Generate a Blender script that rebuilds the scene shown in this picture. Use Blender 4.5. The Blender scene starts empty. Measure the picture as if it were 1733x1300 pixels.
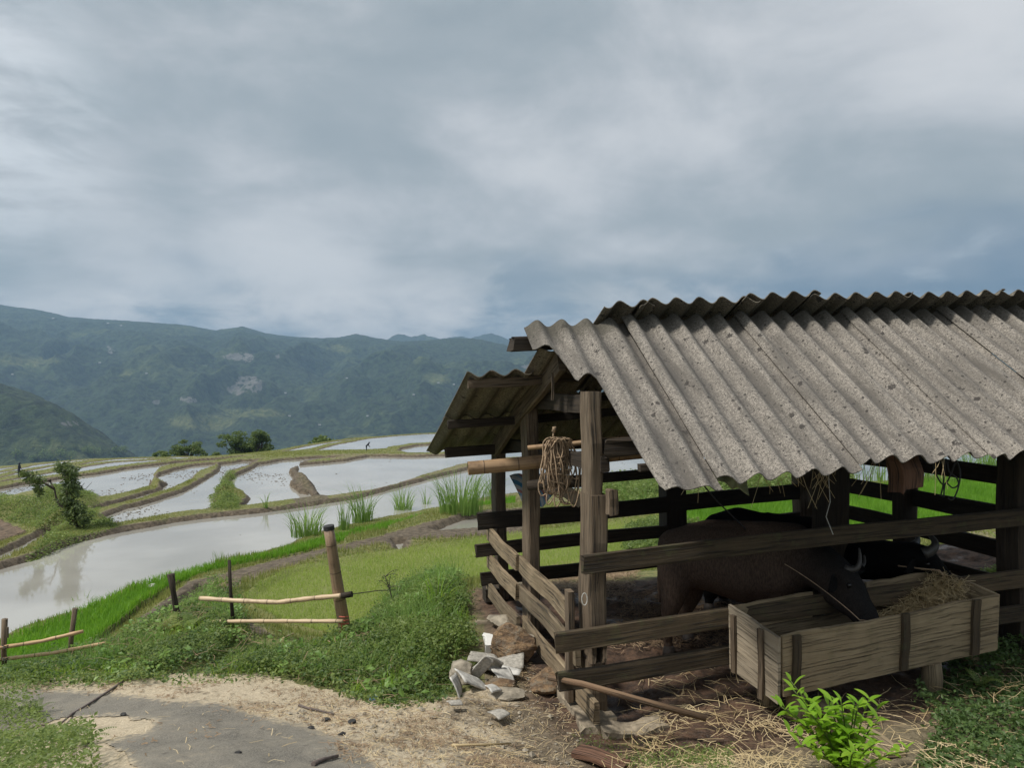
import bpy, math, random
import numpy as np
from mathutils import Vector, Matrix
random.seed(7); RS = np.random.RandomState(11)
S = bpy.context.scene
COL = S.collection
HAZE = 0.00014
F = 1300.0; CX = 866.5; CY = 650.0          # focal length and centre of the photograph in its own pixels

# ---------------------------------------------------------------- camera
cam = bpy.data.cameras.new('camera'); camo = bpy.data.objects.new('camera', cam); COL.objects.link(camo)
cam.lens = 36.0 * F / 1733.0; cam.sensor_width = 36; cam.sensor_fit = 'HORIZONTAL'
cam.clip_start = 0.05; cam.clip_end = 60000
camo.location = (0, 0, 0); camo.rotation_euler = (math.radians(90), 0, 0)
S.camera = camo

# ---------------------------------------------------------------- sun, sky, exposure
SUN_DIR = Vector((-0.52, -0.20, 0.83)).normalized()      # towards the sun
sun = bpy.data.lights.new('sun', 'SUN'); suno = bpy.data.objects.new('sun', sun); COL.objects.link(suno)
sun.energy = 3.4; sun.angle = math.radians(7); sun.color = (1.0, 0.95, 0.86)
suno.rotation_euler = SUN_DIR.to_track_quat('Z', 'Y').to_euler()
world = bpy.data.worlds.new('World'); S.world = world; world.use_nodes = True
S.view_settings.view_transform = 'Standard'; S.view_settings.look = 'None'
S.view_settings.exposure = 0.15; S.view_settings.gamma = 1.0
try: S.view_settings.use_curve_mapping = False
except Exception: pass
S.cycles.max_bounces = 6; S.cycles.diffuse_bounces = 3; S.cycles.glossy_bounces = 3
S.cycles.transmission_bounces = 3; S.cycles.transparent_max_bounces = 6; S.cycles.volume_bounces = 0
S.cycles.use_denoising = True
try: S.cycles.denoiser = 'OPENIMAGEDENOISE'
except Exception: pass
S.cycles.caustics_reflective = False; S.cycles.caustics_refractive = False

class NT:
    """short-hand for node trees"""
    def __init__(s, tree): s.t = tree; s.n = tree.nodes; s.l = tree.links; s.n.clear()
    def add(s, typ, **kw):
        n = s.n.new(typ)
        for k, v in kw.items():
            if k.startswith('i_'):
                key = k[2:]
                key = int(key) if key.isdigit() else key.replace('_', ' ')
                s.put(n.inputs[key], v)
            else: setattr(n, k, v)
        return n
    def put(s, sock, v):
        if hasattr(v, 'is_output'): s.l.new(v, sock)
        elif isinstance(v, bpy.types.Node): s.l.new(v.outputs[0], sock)
        else:
            if isinstance(v, (tuple, list)) and len(v) == 3 and sock.type == 'RGBA': v = (*v, 1)
            sock.default_value = v
    def math(s, op, a, b=0.0, c=None, clamp=False):
        n = s.n.new('ShaderNodeMath'); n.operation = op; n.use_clamp = clamp
        s.put(n.inputs[0], a); s.put(n.inputs[1], b)
        if c is not None: s.put(n.inputs[2], c)
        return n.outputs[0]
    def vmath(s, op, a, b=(0, 0, 0)):
        n = s.n.new('ShaderNodeVectorMath'); n.operation = op
        s.put(n.inputs[0], a)
        if op == 'SCALE': s.put(n.inputs['Scale'], b)
        else: s.put(n.inputs[1], b)
        return n
    def mix(s, f, a, b, mode='MIX'):
        n = s.n.new('ShaderNodeMix'); n.data_type = 'RGBA'; n.blend_type = mode
        s.put(n.inputs[0], f); s.put(n.inputs[6], a); s.put(n.inputs[7], b)
        return n.outputs[2]
    def noise(s, vec, scale, detail=4, rough=0.55, dist=0.0):
        n = s.add('ShaderNodeTexNoise'); s.put(n.inputs['Vector'], vec)
        n.inputs['Scale'].default_value = scale; n.inputs['Detail'].default_value = detail
        n.inputs['Roughness'].default_value = rough; n.inputs['Distortion'].default_value = dist
        return n.outputs['Fac']
    def rng(s, v, a, b, c=0.0, d=1.0, smooth=True):
        n = s.n.new('ShaderNodeMapRange'); n.clamp = True
        if smooth: n.interpolation_type = 'SMOOTHSTEP'
        s.put(n.inputs[0], v)
        for i, x in zip((1, 2, 3, 4), (a, b, c, d)): s.put(n.inputs[i], x)
        return n.outputs[0]

def build_world():
    w = NT(world.node_tree)
    sky = w.add('ShaderNodeTexSky', sky_type='NISHITA'); sky.sun_disc = False
    sky.sun_elevation = math.asin(SUN_DIR.z); sky.sun_rotation = math.atan2(SUN_DIR.x, SUN_DIR.y)
    sky.air_density = 1.2; sky.dust_density = 2.0
    tc = w.add('ShaderNodeTexCoord').outputs['Generated']
    sep = w.add('ShaderNodeSeparateXYZ', i_0=tc)
    x, y, z = sep.outputs
    zz = w.math('MAXIMUM', z, 0.0)
    den = w.math('ADD', zz, 0.16)                                   # a flat cloud deck seen from below
    u = w.math('DIVIDE', x, den); v = w.math('DIVIDE', y, den)
    p = w.add('ShaderNodeCombineXYZ', i_0=u, i_1=v, i_2=0.0).outputs[0]
    def off(q, o): return w.vmath('ADD', q, o).outputs[0]
    big = w.noise(off(p, (2.6, 7.1, 0)), 0.55, 3, 0.5, 0.4)         # broad dark and pale sheets
    mid = w.noise(off(p, (0.4, 3.3, 2)), 1.5, 6, 0.52, 0.6)
    fine = w.noise(off(p, (5.4, 1.3, 4)), 3.6, 8, 0.58, 0.5)
    qa = w.add('ShaderNodeCombineXYZ', i_0=x, i_1=y, i_2=w.math('MULTIPLY', z, 1.9)).outputs[0]
    lump = w.noise(off(qa, (6.1, 0.7, 3.2)), 3.4, 8, 0.56, 0.35)
    s_ = w.math('ADD', w.math('MULTIPLY', big, 0.36), w.math('ADD', w.math('MULTIPLY', mid, 0.20), w.math('MULTIPLY', lump, 0.44)))
    ramp = w.add('ShaderNodeValToRGB', i_0=s_); cr = ramp.color_ramp; cr.interpolation = 'B_SPLINE'
    for i, (q, c) in enumerate(((0.38, (3.1, 3.6, 3.9)), (0.455, (3.7, 4.15, 4.4)), (0.505, (4.7, 5.0, 5.25)), (0.555, (5.8, 6.0, 6.2)), (0.63, (6.9, 7.0, 7.1)))):
        e = cr.elements[i] if i < 2 else cr.elements.new(q); e.position = q; e.color = (*[k / 10 for k in c], 1)
    base = w.vmath('SCALE', ramp.outputs[0], 10.0).outputs[0]
    # low zone in angle space: slate blue gaps with pale heaped clouds
    q = w.add('ShaderNodeCombineXYZ', i_0=x, i_1=y, i_2=w.math('MULTIPLY', z, 2.5)).outputs[0]
    lo1 = w.noise(off(q, (0.9, 0.2, 0.4)), 3.2, 3, 0.5, 0.2); lo2 = w.noise(off(q, (3.3, 5.1, 1.7)), 8.0, 9, 0.60, 0.35)
    left = w.rng(x, -0.62, -0.05)                                   # clouds heap up left of the middle
    cum = w.math('ADD', w.math('MULTIPLY', lo1, 0.45), w.math('MULTIPLY', lo2, 0.55))
    hump = w.math('MULTIPLY', w.rng(w.math('ABSOLUTE', w.math('ADD', x, 0.20)), 0.0, 0.26, 0.10, 0.0), w.rng(z, 0.03, 0.10))
    cum = w.math('ADD', cum, hump)
    rampl = w.add('ShaderNodeValToRGB', i_0=cum); cr = rampl.color_ramp; cr.interpolation = 'B_SPLINE'
    for i, (q_, c) in enumerate(((0.43, (2.1, 2.8, 3.55)), (0.475, (3.1, 3.8, 4.45)), (0.52, (5.2, 5.5, 5.8)), (0.58, (7.1, 7.1, 7.15)), (0.66, (8.8, 8.6, 8.4)))):
        e = cr.elements[i] if i < 2 else cr.elements.new(q_); e.position = q_; e.color = (*[k / 10 for k in c], 1)
    low = w.vmath('SCALE', rampl.outputs[0], 10.0).outputs[0]
    right = w.rng(x, 0.10, 0.50)
    dark = w.mix(w.rng(lo2, 0.52, 0.68), (1.35, 2.1, 3.0), (2.9, 3.7, 4.5))
    low = w.mix(w.math('MULTIPLY', right, w.rng(w.math('ADD', z, w.math('MULTIPLY', lo2, 0.05)), 0.06, 0.11, 0.55, 0.95)), low, dark)
    edge = w.math('ADD', z, w.math('MULTIPLY', w.math('SUBTRACT', lo1, 0.5), 0.20))
    edge = w.math('SUBTRACT', edge, w.math('MULTIPLY', right, 0.045))
    col = w.mix(w.rng(edge, 0.075, 0.155), low, base)
    # opening with thin bright cloud at the upper left
    lx = w.math('ADD', x, 0.60); lz = w.math('SUBTRACT', z, 0.30)
    rr = w.math('ADD', w.math('MULTIPLY', lx, w.math('MULTIPLY', lx, 26)), w.math('MULTIPLY', lz, w.math('MULTIPLY', lz, 22)))
    glow = w.math('MULTIPLY', w.rng(rr, 0.0, 1.0, 1.0, 0.0), w.rng(w.math('ADD', mid, w.math('MULTIPLY', fine, .6)), 0.70, 0.90))
    col = w.mix(w.math('MULTIPLY', glow, 0.60), col, (8.0, 8.4, 8.7))
    veil = w.mix(0.92, sky.outputs[0], col)
    veil = w.mix(w.rng(z, -0.06, 0.0), (0.6, 0.8, 0.6), veil)       # below the horizon
    bg = w.add('ShaderNodeBackground', i_0=veil, i_1=0.098)
    w.add('ShaderNodeOutputWorld', i_0=bg.outputs[0])
build_world()

# ================================================================ helpers
def P(px, py, D): return Vector(((px - CX) * D / F, D, (CY - py) * D / F))
def PZ(px, py, z):
    D = -z * F / (py - CY); return Vector(((px - CX) * D / F, D, z))

def tag(o, label=None, cat=None, group=None, kind=None):
    if label: o['label'] = label
    if cat: o['category'] = cat
    if group: o['group'] = group
    if kind: o['kind'] = kind
    return o
def empty(name, loc, label, cat, group=None):
    o = bpy.data.objects.new(name, None); COL.objects.link(o); o.location = loc
    return tag(o, label, cat, group)
def link(name, me, mat=None, parent=None):
    o = bpy.data.objects.new(name, me); COL.objects.link(o)
    if mat is not None:
        if isinstance(mat, (list, tuple)):
            for m in mat: me.materials.append(m)
        else: me.materials.append(mat)
    if parent is not None:
        o.parent = parent
        off = Vector((0, 0, 0)); q = parent
        while q is not None: off += q.location; q = q.parent
        me.transform(Matrix.Translation(-off))
    return o
def mesh_np(name, v, f, uv=None, smooth=False):
    """v (N,3), f (M,k) int"""
    v = np.asarray(v, np.float32); f = np.asarray(f, np.int32)
    me = bpy.data.meshes.new(name)
    me.vertices.add(len(v)); me.vertices.foreach_set('co', v.ravel())
    M, k = f.shape
    me.loops.add(M * k); me.loops.foreach_set('vertex_index', f.ravel())
    me.polygons.add(M); me.polygons.foreach_set('loop_start', np.arange(0, M * k, k, dtype=np.int32))
    try: me.polygons.foreach_set('loop_total', np.full(M, k, np.int32))
    except Exception: pass
    me.polygons.foreach_set('use_smooth', np.full(M, bool(smooth)))
    if uv is not None:
        l = me.uv_layers.new(name='UVMap'); l.data.foreach_set('uv', np.asarray(uv, np.float32)[f.ravel()].ravel())
    me.update(calc_edges=True); me.validate()
    return me

class MB:
    """collects shapes into one mesh with u along the grain, v around"""
    def __init__(s): s.v = []; s.f = []; s.uv = []
    def add(s, vs, fs, uvs):
        b = len(s.v); s.v += [tuple(x) for x in vs]
        for f, u in zip(fs, uvs): s.f.append([i + b for i in f]); s.uv.append(u)
    def beam(s, p0, p1, w, h, up=(0, 0, 1), seg=6, jit=0.006, w1=None, h1=None, sag=0.0, ragged=0.0):
        p0, p1 = Vector(p0), Vector(p1); d = p1 - p0; L = d.length; d.normalize()
        up = Vector(up); side = d.cross(up).normalized(); up = side.cross(d).normalized()
        w1 = w if w1 is None else w1; h1 = h if h1 is None else h1
        uo, vo = random.uniform(0, 50), random.uniform(0, 50)
        ring = [(-.5, -.5), (-.36, -.5), (.36, -.5), (.5, -.5), (.5, -.36), (.5, .36), (.5, .5), (.36, .5), (-.36, .5), (-.5, .5), (-.5, .36), (-.5, -.36)]
        ring = [(x * .99 if abs(x) == .5 and abs(y) == .5 else x, y * .93 if abs(x) == .5 and abs(y) == .5 else y) for x, y in ring]
        n = len(ring); vs = []; per = [0]
        for i in range(n):
            a, b = ring[i], ring[(i + 1) % n]; per.append(per[-1] + math.hypot((a[0] - b[0]) * w, (a[1] - b[1]) * h))
        ph = random.uniform(0, 6)
        for k in range(seg + 1):
            t = k / seg; ww = w + (w1 - w) * t; hh = h + (h1 - h) * t
            c = p0 + d * (L * t) + up * (-sag * math.sin(math.pi * t)) + side * (jit * .8 * math.sin(ph + t * 5)) + up * (jit * math.sin(ph * 2 + t * 7))
            for (x, y) in ring:
                rj = random.uniform(-ragged, ragged) if k in (0, seg) else 0
                vs.append(c + side * (x * ww + random.uniform(-jit, jit) * .35) + up * (y * hh + random.uniform(-jit, jit) * .35) + d * rj)
        fs = []; uvs = []
        for k in range(seg):
            for i in range(n):
                j = (i + 1) % n
                fs.append([k * n + i, k * n + j, (k + 1) * n + j, (k + 1) * n + i])
                u0, u1 = uo + L * k / seg, uo + L * (k + 1) / seg
                uvs.append([(u0, vo + per[i]), (u0, vo + per[i + 1]), (u1, vo + per[i + 1]), (u1, vo + per[i])])
        for k, rev in ((0, True), (seg, False)):
            idx = [k * n + i for i in range(n)]
            uvv = [(uo + ring[i][0] * .02, vo + 3 + ring[i][1] * h) for i in range(n)]
            if rev: idx.reverse(); uvv.reverse()
            fs.append(idx); uvs.append(uvv)
        s.add(vs, fs, uvs); return s
    def tube(s, pts, r, n=8, r1=None, caps=True, nodes=None):
        pts = [Vector(p) for p in pts]; m = len(pts); r1 = r if r1 is None else r1
        uo, vo = random.uniform(0, 50), random.uniform(0, 50)
        vs = []; prev = None; L = [0]
        for i in range(1, m): L.append(L[-1] + (pts[i] - pts[i - 1]).length)
        for i in range(m):
            d = (pts[min(i + 1, m - 1)] - pts[max(i - 1, 0)]).normalized()
            if prev is None:
                a = Vector((0, 0, 1)) if abs(d.z) < .9 else Vector((1, 0, 0)); x = d.cross(a).normalized()
            else: x = (prev - d * prev.dot(d)).normalized()
            prev = x; y = d.cross(x)
            t = L[i] / max(L[-1], 1e-6); rr = r + (r1 - r) * t
            if nodes and i in nodes: rr *= nodes[i]
            for k in range(n):
                an = 2 * math.pi * k / n; vs.append(pts[i] + (x * math.cos(an) + y * math.sin(an)) * rr)
        fs = []; uvs = []
        for i in range(m - 1):
            for k in range(n):
                j = (k + 1) % n; fs.append([i * n + k, i * n + j, (i + 1) * n + j, (i + 1) * n + k])
                u0, u1 = uo + L[i], uo + L[i + 1]; c = 2 * math.pi * r / n
                uvs.append([(u0, vo + c * k), (u0, vo + c * (k + 1)), (u1, vo + c * (k + 1)), (u1, vo + c * k)])
        if caps:
            fs.append(list(range(n - 1, -1, -1))); uvs.append([(uo, vo + .01 * k) for k in range(n)])
            fs.append([(m - 1) * n + k for k in range(n)]); uvs.append([(uo, vo + .01 * k) for k in range(n)])
        s.add(vs, fs, uvs); return s
    def build(s, name, mat, parent=None, smooth=False):
        me = bpy.data.meshes.new(name); me.from_pydata(s.v, [], s.f)
        l = me.uv_layers.new(name='UVMap')
        l.data.foreach_set('uv', [c for u in s.uv for p in u for c in p])
        if smooth: me.polygons.foreach_set('use_smooth', [len(p.vertices) == 4 for p in me.polygons])
        me.update()
        return link(name, me, mat, parent)

# value noise
_PERM = np.random.RandomState(3).permutation(4096).astype(np.int64)
_VAL = np.random.RandomState(4).rand(4096).astype(np.float32)
def vnoise(x, y):
    xi = np.floor(x).astype(np.int64); yi = np.floor(y).astype(np.int64)
    fx = (x - xi).astype(np.float32); fy = (y - yi).astype(np.float32)
    fx = fx * fx * (3 - 2 * fx); fy = fy * fy * (3 - 2 * fy)
    def h(a, b): return _VAL[_PERM[(a + _PERM[b & 4095]) & 4095]]
    v00 = h(xi, yi); v10 = h(xi + 1, yi); v01 = h(xi, yi + 1); v11 = h(xi + 1, yi + 1)
    return (v00 * (1 - fx) + v10 * fx) * (1 - fy) + (v01 * (1 - fx) + v11 * fx) * fy
def fbm(x, y, o=4, g=0.5):
    s = 0; a = 1; t = 0
    for i in range(o):
        s = s + a * vnoise(x * 2 ** i + 17.3 * i, y * 2 ** i - 9.1 * i); t += a; a *= g
    return s / t
def sstep(a, b, x):
    t = np.clip((x - a) / (b - a), 0, 1); return t * t * (3 - 2 * t)
def inpoly(x, y, poly):
    x = np.asarray(x); y = np.asarray(y); r = np.zeros(x.shape, bool); n = len(poly)
    for i in range(n):
        x0, y0 = poly[i]; x1, y1 = poly[(i + 1) % n]
        if y0 == y1: continue
        c = ((y0 > y) != (y1 > y)) & (x < (x1 - x0) * (y - y0) / (y1 - y0) + x0)
        r ^= c
    return r
def polydist(x, y, poly):
    d2 = np.full(x.shape, 1e9, np.float32); n = len(poly)
    for i in range(n):
        x0, y0 = poly[i]; x1, y1 = poly[(i + 1) % n]
        dx, dy = x1 - x0, y1 - y0; L = dx * dx + dy * dy + 1e-12
        t = np.clip(((x - x0) * dx + (y - y0) * dy) / L, 0, 1)
        e = (x - x0 - t * dx) ** 2 + (y - y0 - t * dy) ** 2
        d2 = np.minimum(d2, e)
    return np.sqrt(d2)

# ================================================================ materials
def mat(name, rough=0.85):
    m = bpy.data.materials.new(name); m.use_nodes = True; t = NT(m.node_tree)
    t.out = t.add('ShaderNodeOutputMaterial'); t.bs = t.add('ShaderNodeBsdfPrincipled')
    t.bs.inputs['Roughness'].default_value = rough
    t.l.new(t.bs.outputs[0], t.out.inputs[0]); t.m = m
    return t
def bump(t, h, strength=0.5, dist=0.01):
    b = t.add('ShaderNodeBump', i_Strength=strength, i_Distance=dist, i_Height=h)
    t.l.new(b.outputs[0], t.bs.inputs['Normal']); return b
def simple(name, col, rough=0.8, var=0.25, scale=20, bmp=0.3, bd=0.004):
    t = mat(name, rough); c = t.add('ShaderNodeTexCoord').outputs['Object']
    n = t.noise(c, scale, 6, 0.6)
    t.put(t.bs.inputs['Base Color'], t.mix(t.rng(n, 0.3, 0.7), tuple(x * (1 - var) for x in col), tuple(min(1, x * (1 + var)) for x in col)))
    bump(t, n, bmp, bd); return t.m
def wood(name, c0, c1, crack=(0.02, 0.016, 0.012), moss=0.0, rough=0.9, grain=1.0, crk=0.8):
    t = mat(name, rough); uv = t.add('ShaderNodeUVMap').outputs[0]
    mp = t.add('ShaderNodeMapping', i_0=uv); mp.inputs['Scale'].default_value = (1.6, 34 * grain, 1)
    g = t.noise(mp.outputs[0], 1.0, 8, 0.65, 0.3)
    mp2 = t.add('ShaderNodeMapping', i_0=uv); mp2.inputs['Scale'].default_value = (2.0, 70 * grain, 1)
    g2 = t.noise(mp2.outputs[0], 1.0, 5, 0.6, 0.6)
    obj = t.add('ShaderNodeTexCoord').outputs['Object']
    big = t.noise(obj, 2.3, 5, 0.6)
    geo = t.add('ShaderNodeNewGeometry')
    col = t.mix(t.rng(g, 0.28, 0.72), c0, c1)
    col = t.mix(t.rng(big, 0.35, 0.7, 0, 0.6), col, tuple(x * 0.55 for x in c0))
    isl = geo.outputs['Random Per Island']
    col = t.mix(t.rng(isl, 0, 1, 0, 0.45), col, tuple(x * y for x, y in zip(c0, (0.75, 0.7, 0.62))))
    rnd = t.add('ShaderNodeObjectInfo').outputs['Random']
    col = t.mix(0.85, col, t.mix(rnd, (0.62, 0.60, 0.57), (1.25, 1.2, 1.12)), 'MULTIPLY')
    if moss:
        mn = t.noise(obj, 9, 6, 0.65)
        col = t.mix(t.rng(mn, 0.52, 0.68, 0, moss), col, (0.10, 0.115, 0.045))
    cr = t.rng(g2, 0.37, 0.455, 1, 0)
    col = t.mix(t.math('MULTIPLY', cr, crk), col, crack)
    t.put(t.bs.inputs['Base Color'], col)
    h = t.math('SUBTRACT', t.math('ADD', t.math('MULTIPLY', g, 0.6), t.math('MULTIPLY', g2, 0.4)), t.math('MULTIPLY', cr, 0.5))
    bump(t, h, 0.9, 0.012); return t.m

M = {}
M['wood'] = wood('weathered_wood', (0.115, 0.085, 0.058), (0.28, 0.225, 0.165))
M['wood_dark'] = wood('old_shaded_wood', (0.032, 0.024, 0.018), (0.08, 0.062, 0.044))  # very dark tone also stands in for the shade inside the shed
M['wood_rail'] = wood('rail_wood', (0.06, 0.045, 0.028), (0.145, 0.11, 0.068), moss=0.3)  # rail tone lowered too, painting the dimness of the pen
M['wood_gable_lit'] = wood('gable_rail_lit_wood', (0.20, 0.155, 0.10), (0.40, 0.33, 0.235), moss=0.15)  # pale tone stands in for sunlight on the left gable rails
M['wood_trough'] = wood('trough_wood', (0.25, 0.20, 0.13), (0.40, 0.335, 0.23), moss=0.2, crk=0.45)
M['wood_trough_end_lit'] = wood('trough_end_lit_wood', (0.38, 0.33, 0.26), (0.50, 0.45, 0.37), crk=0.5)  # paler copy of the trough wood, painting sunlight on the left end
M['wood_red'] = wood('reddish_wood', (0.16, 0.085, 0.055), (0.30, 0.17, 0.12))
M['stick'] = wood('stick_wood', (0.22, 0.14, 0.085), (0.38, 0.26, 0.17))
M['twig'] = simple('twig_bark', (0.12, 0.095, 0.085), 0.9, 0.3, 30)
def bamboo(name, c0, c1, dark=0.35):
    t = mat(name, 0.5); uv = t.add('ShaderNodeUVMap').outputs[0]
    mp = t.add('ShaderNodeMapping', i_0=uv); mp.inputs['Scale'].default_value = (1.2, 60, 1)
    g = t.noise(mp.outputs[0], 1.0, 6, 0.6)
    o = t.add('ShaderNodeTexCoord').outputs['Object']; b = t.noise(o, 6, 5, 0.65)
    sx = t.add('ShaderNodeSeparateXYZ', i_0=uv).outputs[0]
    node = t.math('ABSOLUTE', t.math('SUBTRACT', t.math('FRACT', t.math('MULTIPLY', sx, 3.1)), 0.5))
    ring = t.rng(node, 0.475, 0.492)
    col = t.mix(t.rng(g, 0.3, 0.7), c0, c1)
    col = t.mix(t.rng(b, 0.48, 0.68, 0, dark), col, (0.10, 0.06, 0.035))
    col = t.mix(t.math('MULTIPLY', ring, 0.75), col, (0.07, 0.045, 0.03))
    t.put(t.bs.inputs['Base Color'], col); bump(t, t.math('ADD', g, ring), 0.3, 0.004); return t.m
M['bamboo'] = bamboo('old_bamboo', (0.26, 0.16, 0.085), (0.42, 0.285, 0.165), 0.6)
M['bamboo_post'] = bamboo('bamboo_post', (0.24, 0.16, 0.10), (0.38, 0.27, 0.18), 0.6)
M['bamboo_pale'] = bamboo('pale_bamboo', (0.50, 0.36, 0.22), (0.68, 0.53, 0.36), 0.35)
M['bamboo_orange'] = bamboo('orange_bamboo', (0.52, 0.32, 0.17), (0.68, 0.47, 0.28), 0.2)

def roofmat(name, base, under=False):
    t = mat(name, 0.95); o = t.add('ShaderNodeTexCoord').outputs['Object']
    n = t.noise(o, 55, 4, 0.7); nf = t.noise(o, 190, 3, 0.7); nb = t.noise(o, 2.2, 5, 0.6)
    col = t.mix(t.rng(n, 0.36, 0.64), tuple(x * 0.55 for x in base), tuple(min(1, x * 1.3) for x in base))
    col = t.mix(t.rng(nf, 0.56, 0.66, 0, 0.8), col, (0.62, 0.56, 0.48))
    col = t.mix(t.rng(nf, 0.38, 0.46, 0.9, 0), col, (0.045, 0.04, 0.035))
    col = t.mix(t.rng(nb, 0.42, 0.68, 0, 0.55), col, tuple(x * 0.5 for x in base))
    oa = t.add('ShaderNodeVectorMath', operation='DOT_PRODUCT'); t.put(oa.inputs[0], o); oa.inputs[1].default_value = (0.97, 0.242, 0.049)
    yz = t.add('ShaderNodeSeparateXYZ', i_0=o).outputs[2]
    sv = t.add('ShaderNodeCombineXYZ', i_0=t.math('MULTIPLY', oa.outputs['Value'], 9.0), i_1=t.math('MULTIPLY', yz, 1.4), i_2=0.0).outputs[0]
    st = t.noise(sv, 1.0, 6, 0.65)
    col = t.mix(t.rng(st, 0.47, 0.64, 0, 0.75), col, tuple(x * 0.42 for x in base))
    col = t.mix(t.rng(st, 0.42, 0.30, 0, 0.35), col, (0.50, 0.45, 0.38))
    for sc, th, off in ((3.4, 0.115, 5.5), (6.5, 0.16, 0), (15, 0.2, 3.3), (30, 0.22, 7.1)):
        v = t.add('ShaderNodeTexVoronoi', feature='F1'); t.put(v.inputs['Vector'], t.vmath('ADD', o, (off, off, off)).outputs[0])
        v.inputs['Scale'].default_value = sc
        d = t.math('ADD', v.outputs['Distance'], t.math('MULTIPLY', t.math('SUBTRACT', n, 0.5), 0.28))
        pick = t.math('GREATER_THAN', t.add('ShaderNodeSeparateColor', i_0=v.outputs['Color']).outputs[0], 0.42)
        col = t.mix(t.math('MULTIPLY', t.math('MULTIPLY', t.rng(d, th * .7, th, 1, 0), pick), 0.9), col, (0.045, 0.04, 0.037))
    if not under:
        uv = t.add('ShaderNodeSeparateXYZ', i_0=t.add('ShaderNodeUVMap').outputs[0])
        # dirt settled in the valleys as a stain on the sheet; darker towards the top edge
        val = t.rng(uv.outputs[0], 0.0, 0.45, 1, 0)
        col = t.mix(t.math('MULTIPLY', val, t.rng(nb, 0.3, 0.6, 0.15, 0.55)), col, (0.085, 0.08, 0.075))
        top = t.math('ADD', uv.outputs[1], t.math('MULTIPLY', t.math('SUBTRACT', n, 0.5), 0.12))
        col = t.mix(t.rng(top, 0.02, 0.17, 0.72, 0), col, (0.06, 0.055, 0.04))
    t.put(t.bs.inputs['Base Color'], col)
    bump(t, t.math('ADD', n, nf), 0.8, 0.006); return t.m
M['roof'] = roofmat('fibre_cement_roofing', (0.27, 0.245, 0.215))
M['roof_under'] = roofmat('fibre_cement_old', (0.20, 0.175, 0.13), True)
M['shard'] = simple('pale_roof_shard', (0.50, 0.49, 0.46), 0.85, 0.35, 14)
M['shard_grey'] = simple('grey_roof_shard', (0.36, 0.34, 0.30), 0.9, 0.3, 40)

def stone_mat():
    t = mat('layered_stone', 0.95); o = t.add('ShaderNodeTexCoord').outputs['Object']
    mp = t.add('ShaderNodeMapping', i_0=o); mp.inputs['Scale'].default_value = (5, 5, 16); mp.inputs['Rotation'].default_value = (0.5, 0.3, 0)
    a = t.noise(mp.outputs[0], 1.0, 7, 0.65, 0.8); b = t.noise(o, 11, 8, 0.7); c = t.noise(o, 60, 4, 0.7)
    col = t.mix(t.rng(a, 0.34, 0.62), (0.10, 0.062, 0.038), (0.36, 0.235, 0.13))
    col = t.mix(t.rng(b, 0.48, 0.62, 0, 0.75), col, (0.27, 0.235, 0.18)); col = t.mix(t.rng(b, 0.40, 0.32, 0, 0.8), col, (0.05, 0.035, 0.025))
    col = t.mix(t.rng(c, 0.38, 0.48, 0.5, 0), col, (0.06, 0.045, 0.03))
    t.put(t.bs.inputs['Base Color'], col); bump(t, t.math('ADD', a, t.math('ADD', b, t.math('MULTIPLY', c, .4))), 1.0, 0.05); return t.m
M['stone'] = stone_mat()
def leafmat(name, c0, c1, c2, trans=0.35, rough=0.5, scale=1.2):
    t = mat(name, rough); geo = t.add('ShaderNodeNewGeometry'); o = t.add('ShaderNodeTexCoord').outputs['Object']
    isl = geo.outputs['Random Per Island']; n = t.noise(o, scale, 4, 0.6)
    col = t.mix(isl, c0, c1); col = t.mix(t.rng(n, 0.38, 0.68), col, t.mix(isl, c1, c2))
    t.put(t.bs.inputs['Base Color'], col)
    tr = t.add('ShaderNodeBsdfTranslucent'); t.put(tr.inputs[0], t.mix(0.5, col, tuple(min(1, x * 2.2) for x in c2)))
    mx = t.add('ShaderNodeMixShader'); mx.inputs[0].default_value = trans
    t.l.new(t.bs.outputs[0], mx.inputs[1]); t.l.new(tr.outputs[0], mx.inputs[2]); t.l.new(mx.outputs[0], t.out.inputs[0])
    return t.m
M['rice'] = leafmat('young_rice', (0.085, 0.21, 0.014), (0.14, 0.31, 0.02), (0.21, 0.385, 0.035), 0.40, 0.6)
M['seedling'] = leafmat('rice_seedling', (0.20, 0.30, 0.05), (0.28, 0.38, 0.07), (0.36, 0.43, 0.10), 0.42, 0.6)
M['grass'] = leafmat('bank_grass', (0.13, 0.19, 0.035), (0.22, 0.27, 0.06), (0.30, 0.28, 0.10), 0.35, 0.7)
M['tuft'] = leafmat('tall_grass', (0.085, 0.17, 0.03), (0.15, 0.27, 0.05), (0.26, 0.38, 0.10), 0.35, 0.45)
M['weed'] = leafmat('weed_leaves', (0.068, 0.115, 0.025), (0.14, 0.205, 0.045), (0.25, 0.315, 0.09), 0.42, 0.5)
M['weed_dark'] = leafmat('dark_weed_leaves', (0.04, 0.085, 0.02), (0.075, 0.13, 0.035), (0.12, 0.19, 0.05), 0.3, 0.55)
M['shrub'] = leafmat('bright_leaves', (0.14, 0.30, 0.02), (0.22, 0.42, 0.03), (0.36, 0.55, 0.06), 0.45, 0.4)
M['tree_leaf'] = leafmat('tree_leaves', (0.045, 0.08, 0.025), (0.08, 0.12, 0.035), (0.13, 0.17, 0.05), 0.3, 0.55)
M['far_leaf'] = leafmat('far_tree_leaves', (0.065, 0.11, 0.03), (0.12, 0.18, 0.045), (0.20, 0.25, 0.075), 0.3, 0.7, 0.3)
M['bark'] = simple('bark', (0.085, 0.07, 0.055), 0.95, 0.3, 30, 0.6, 0.01)
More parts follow.
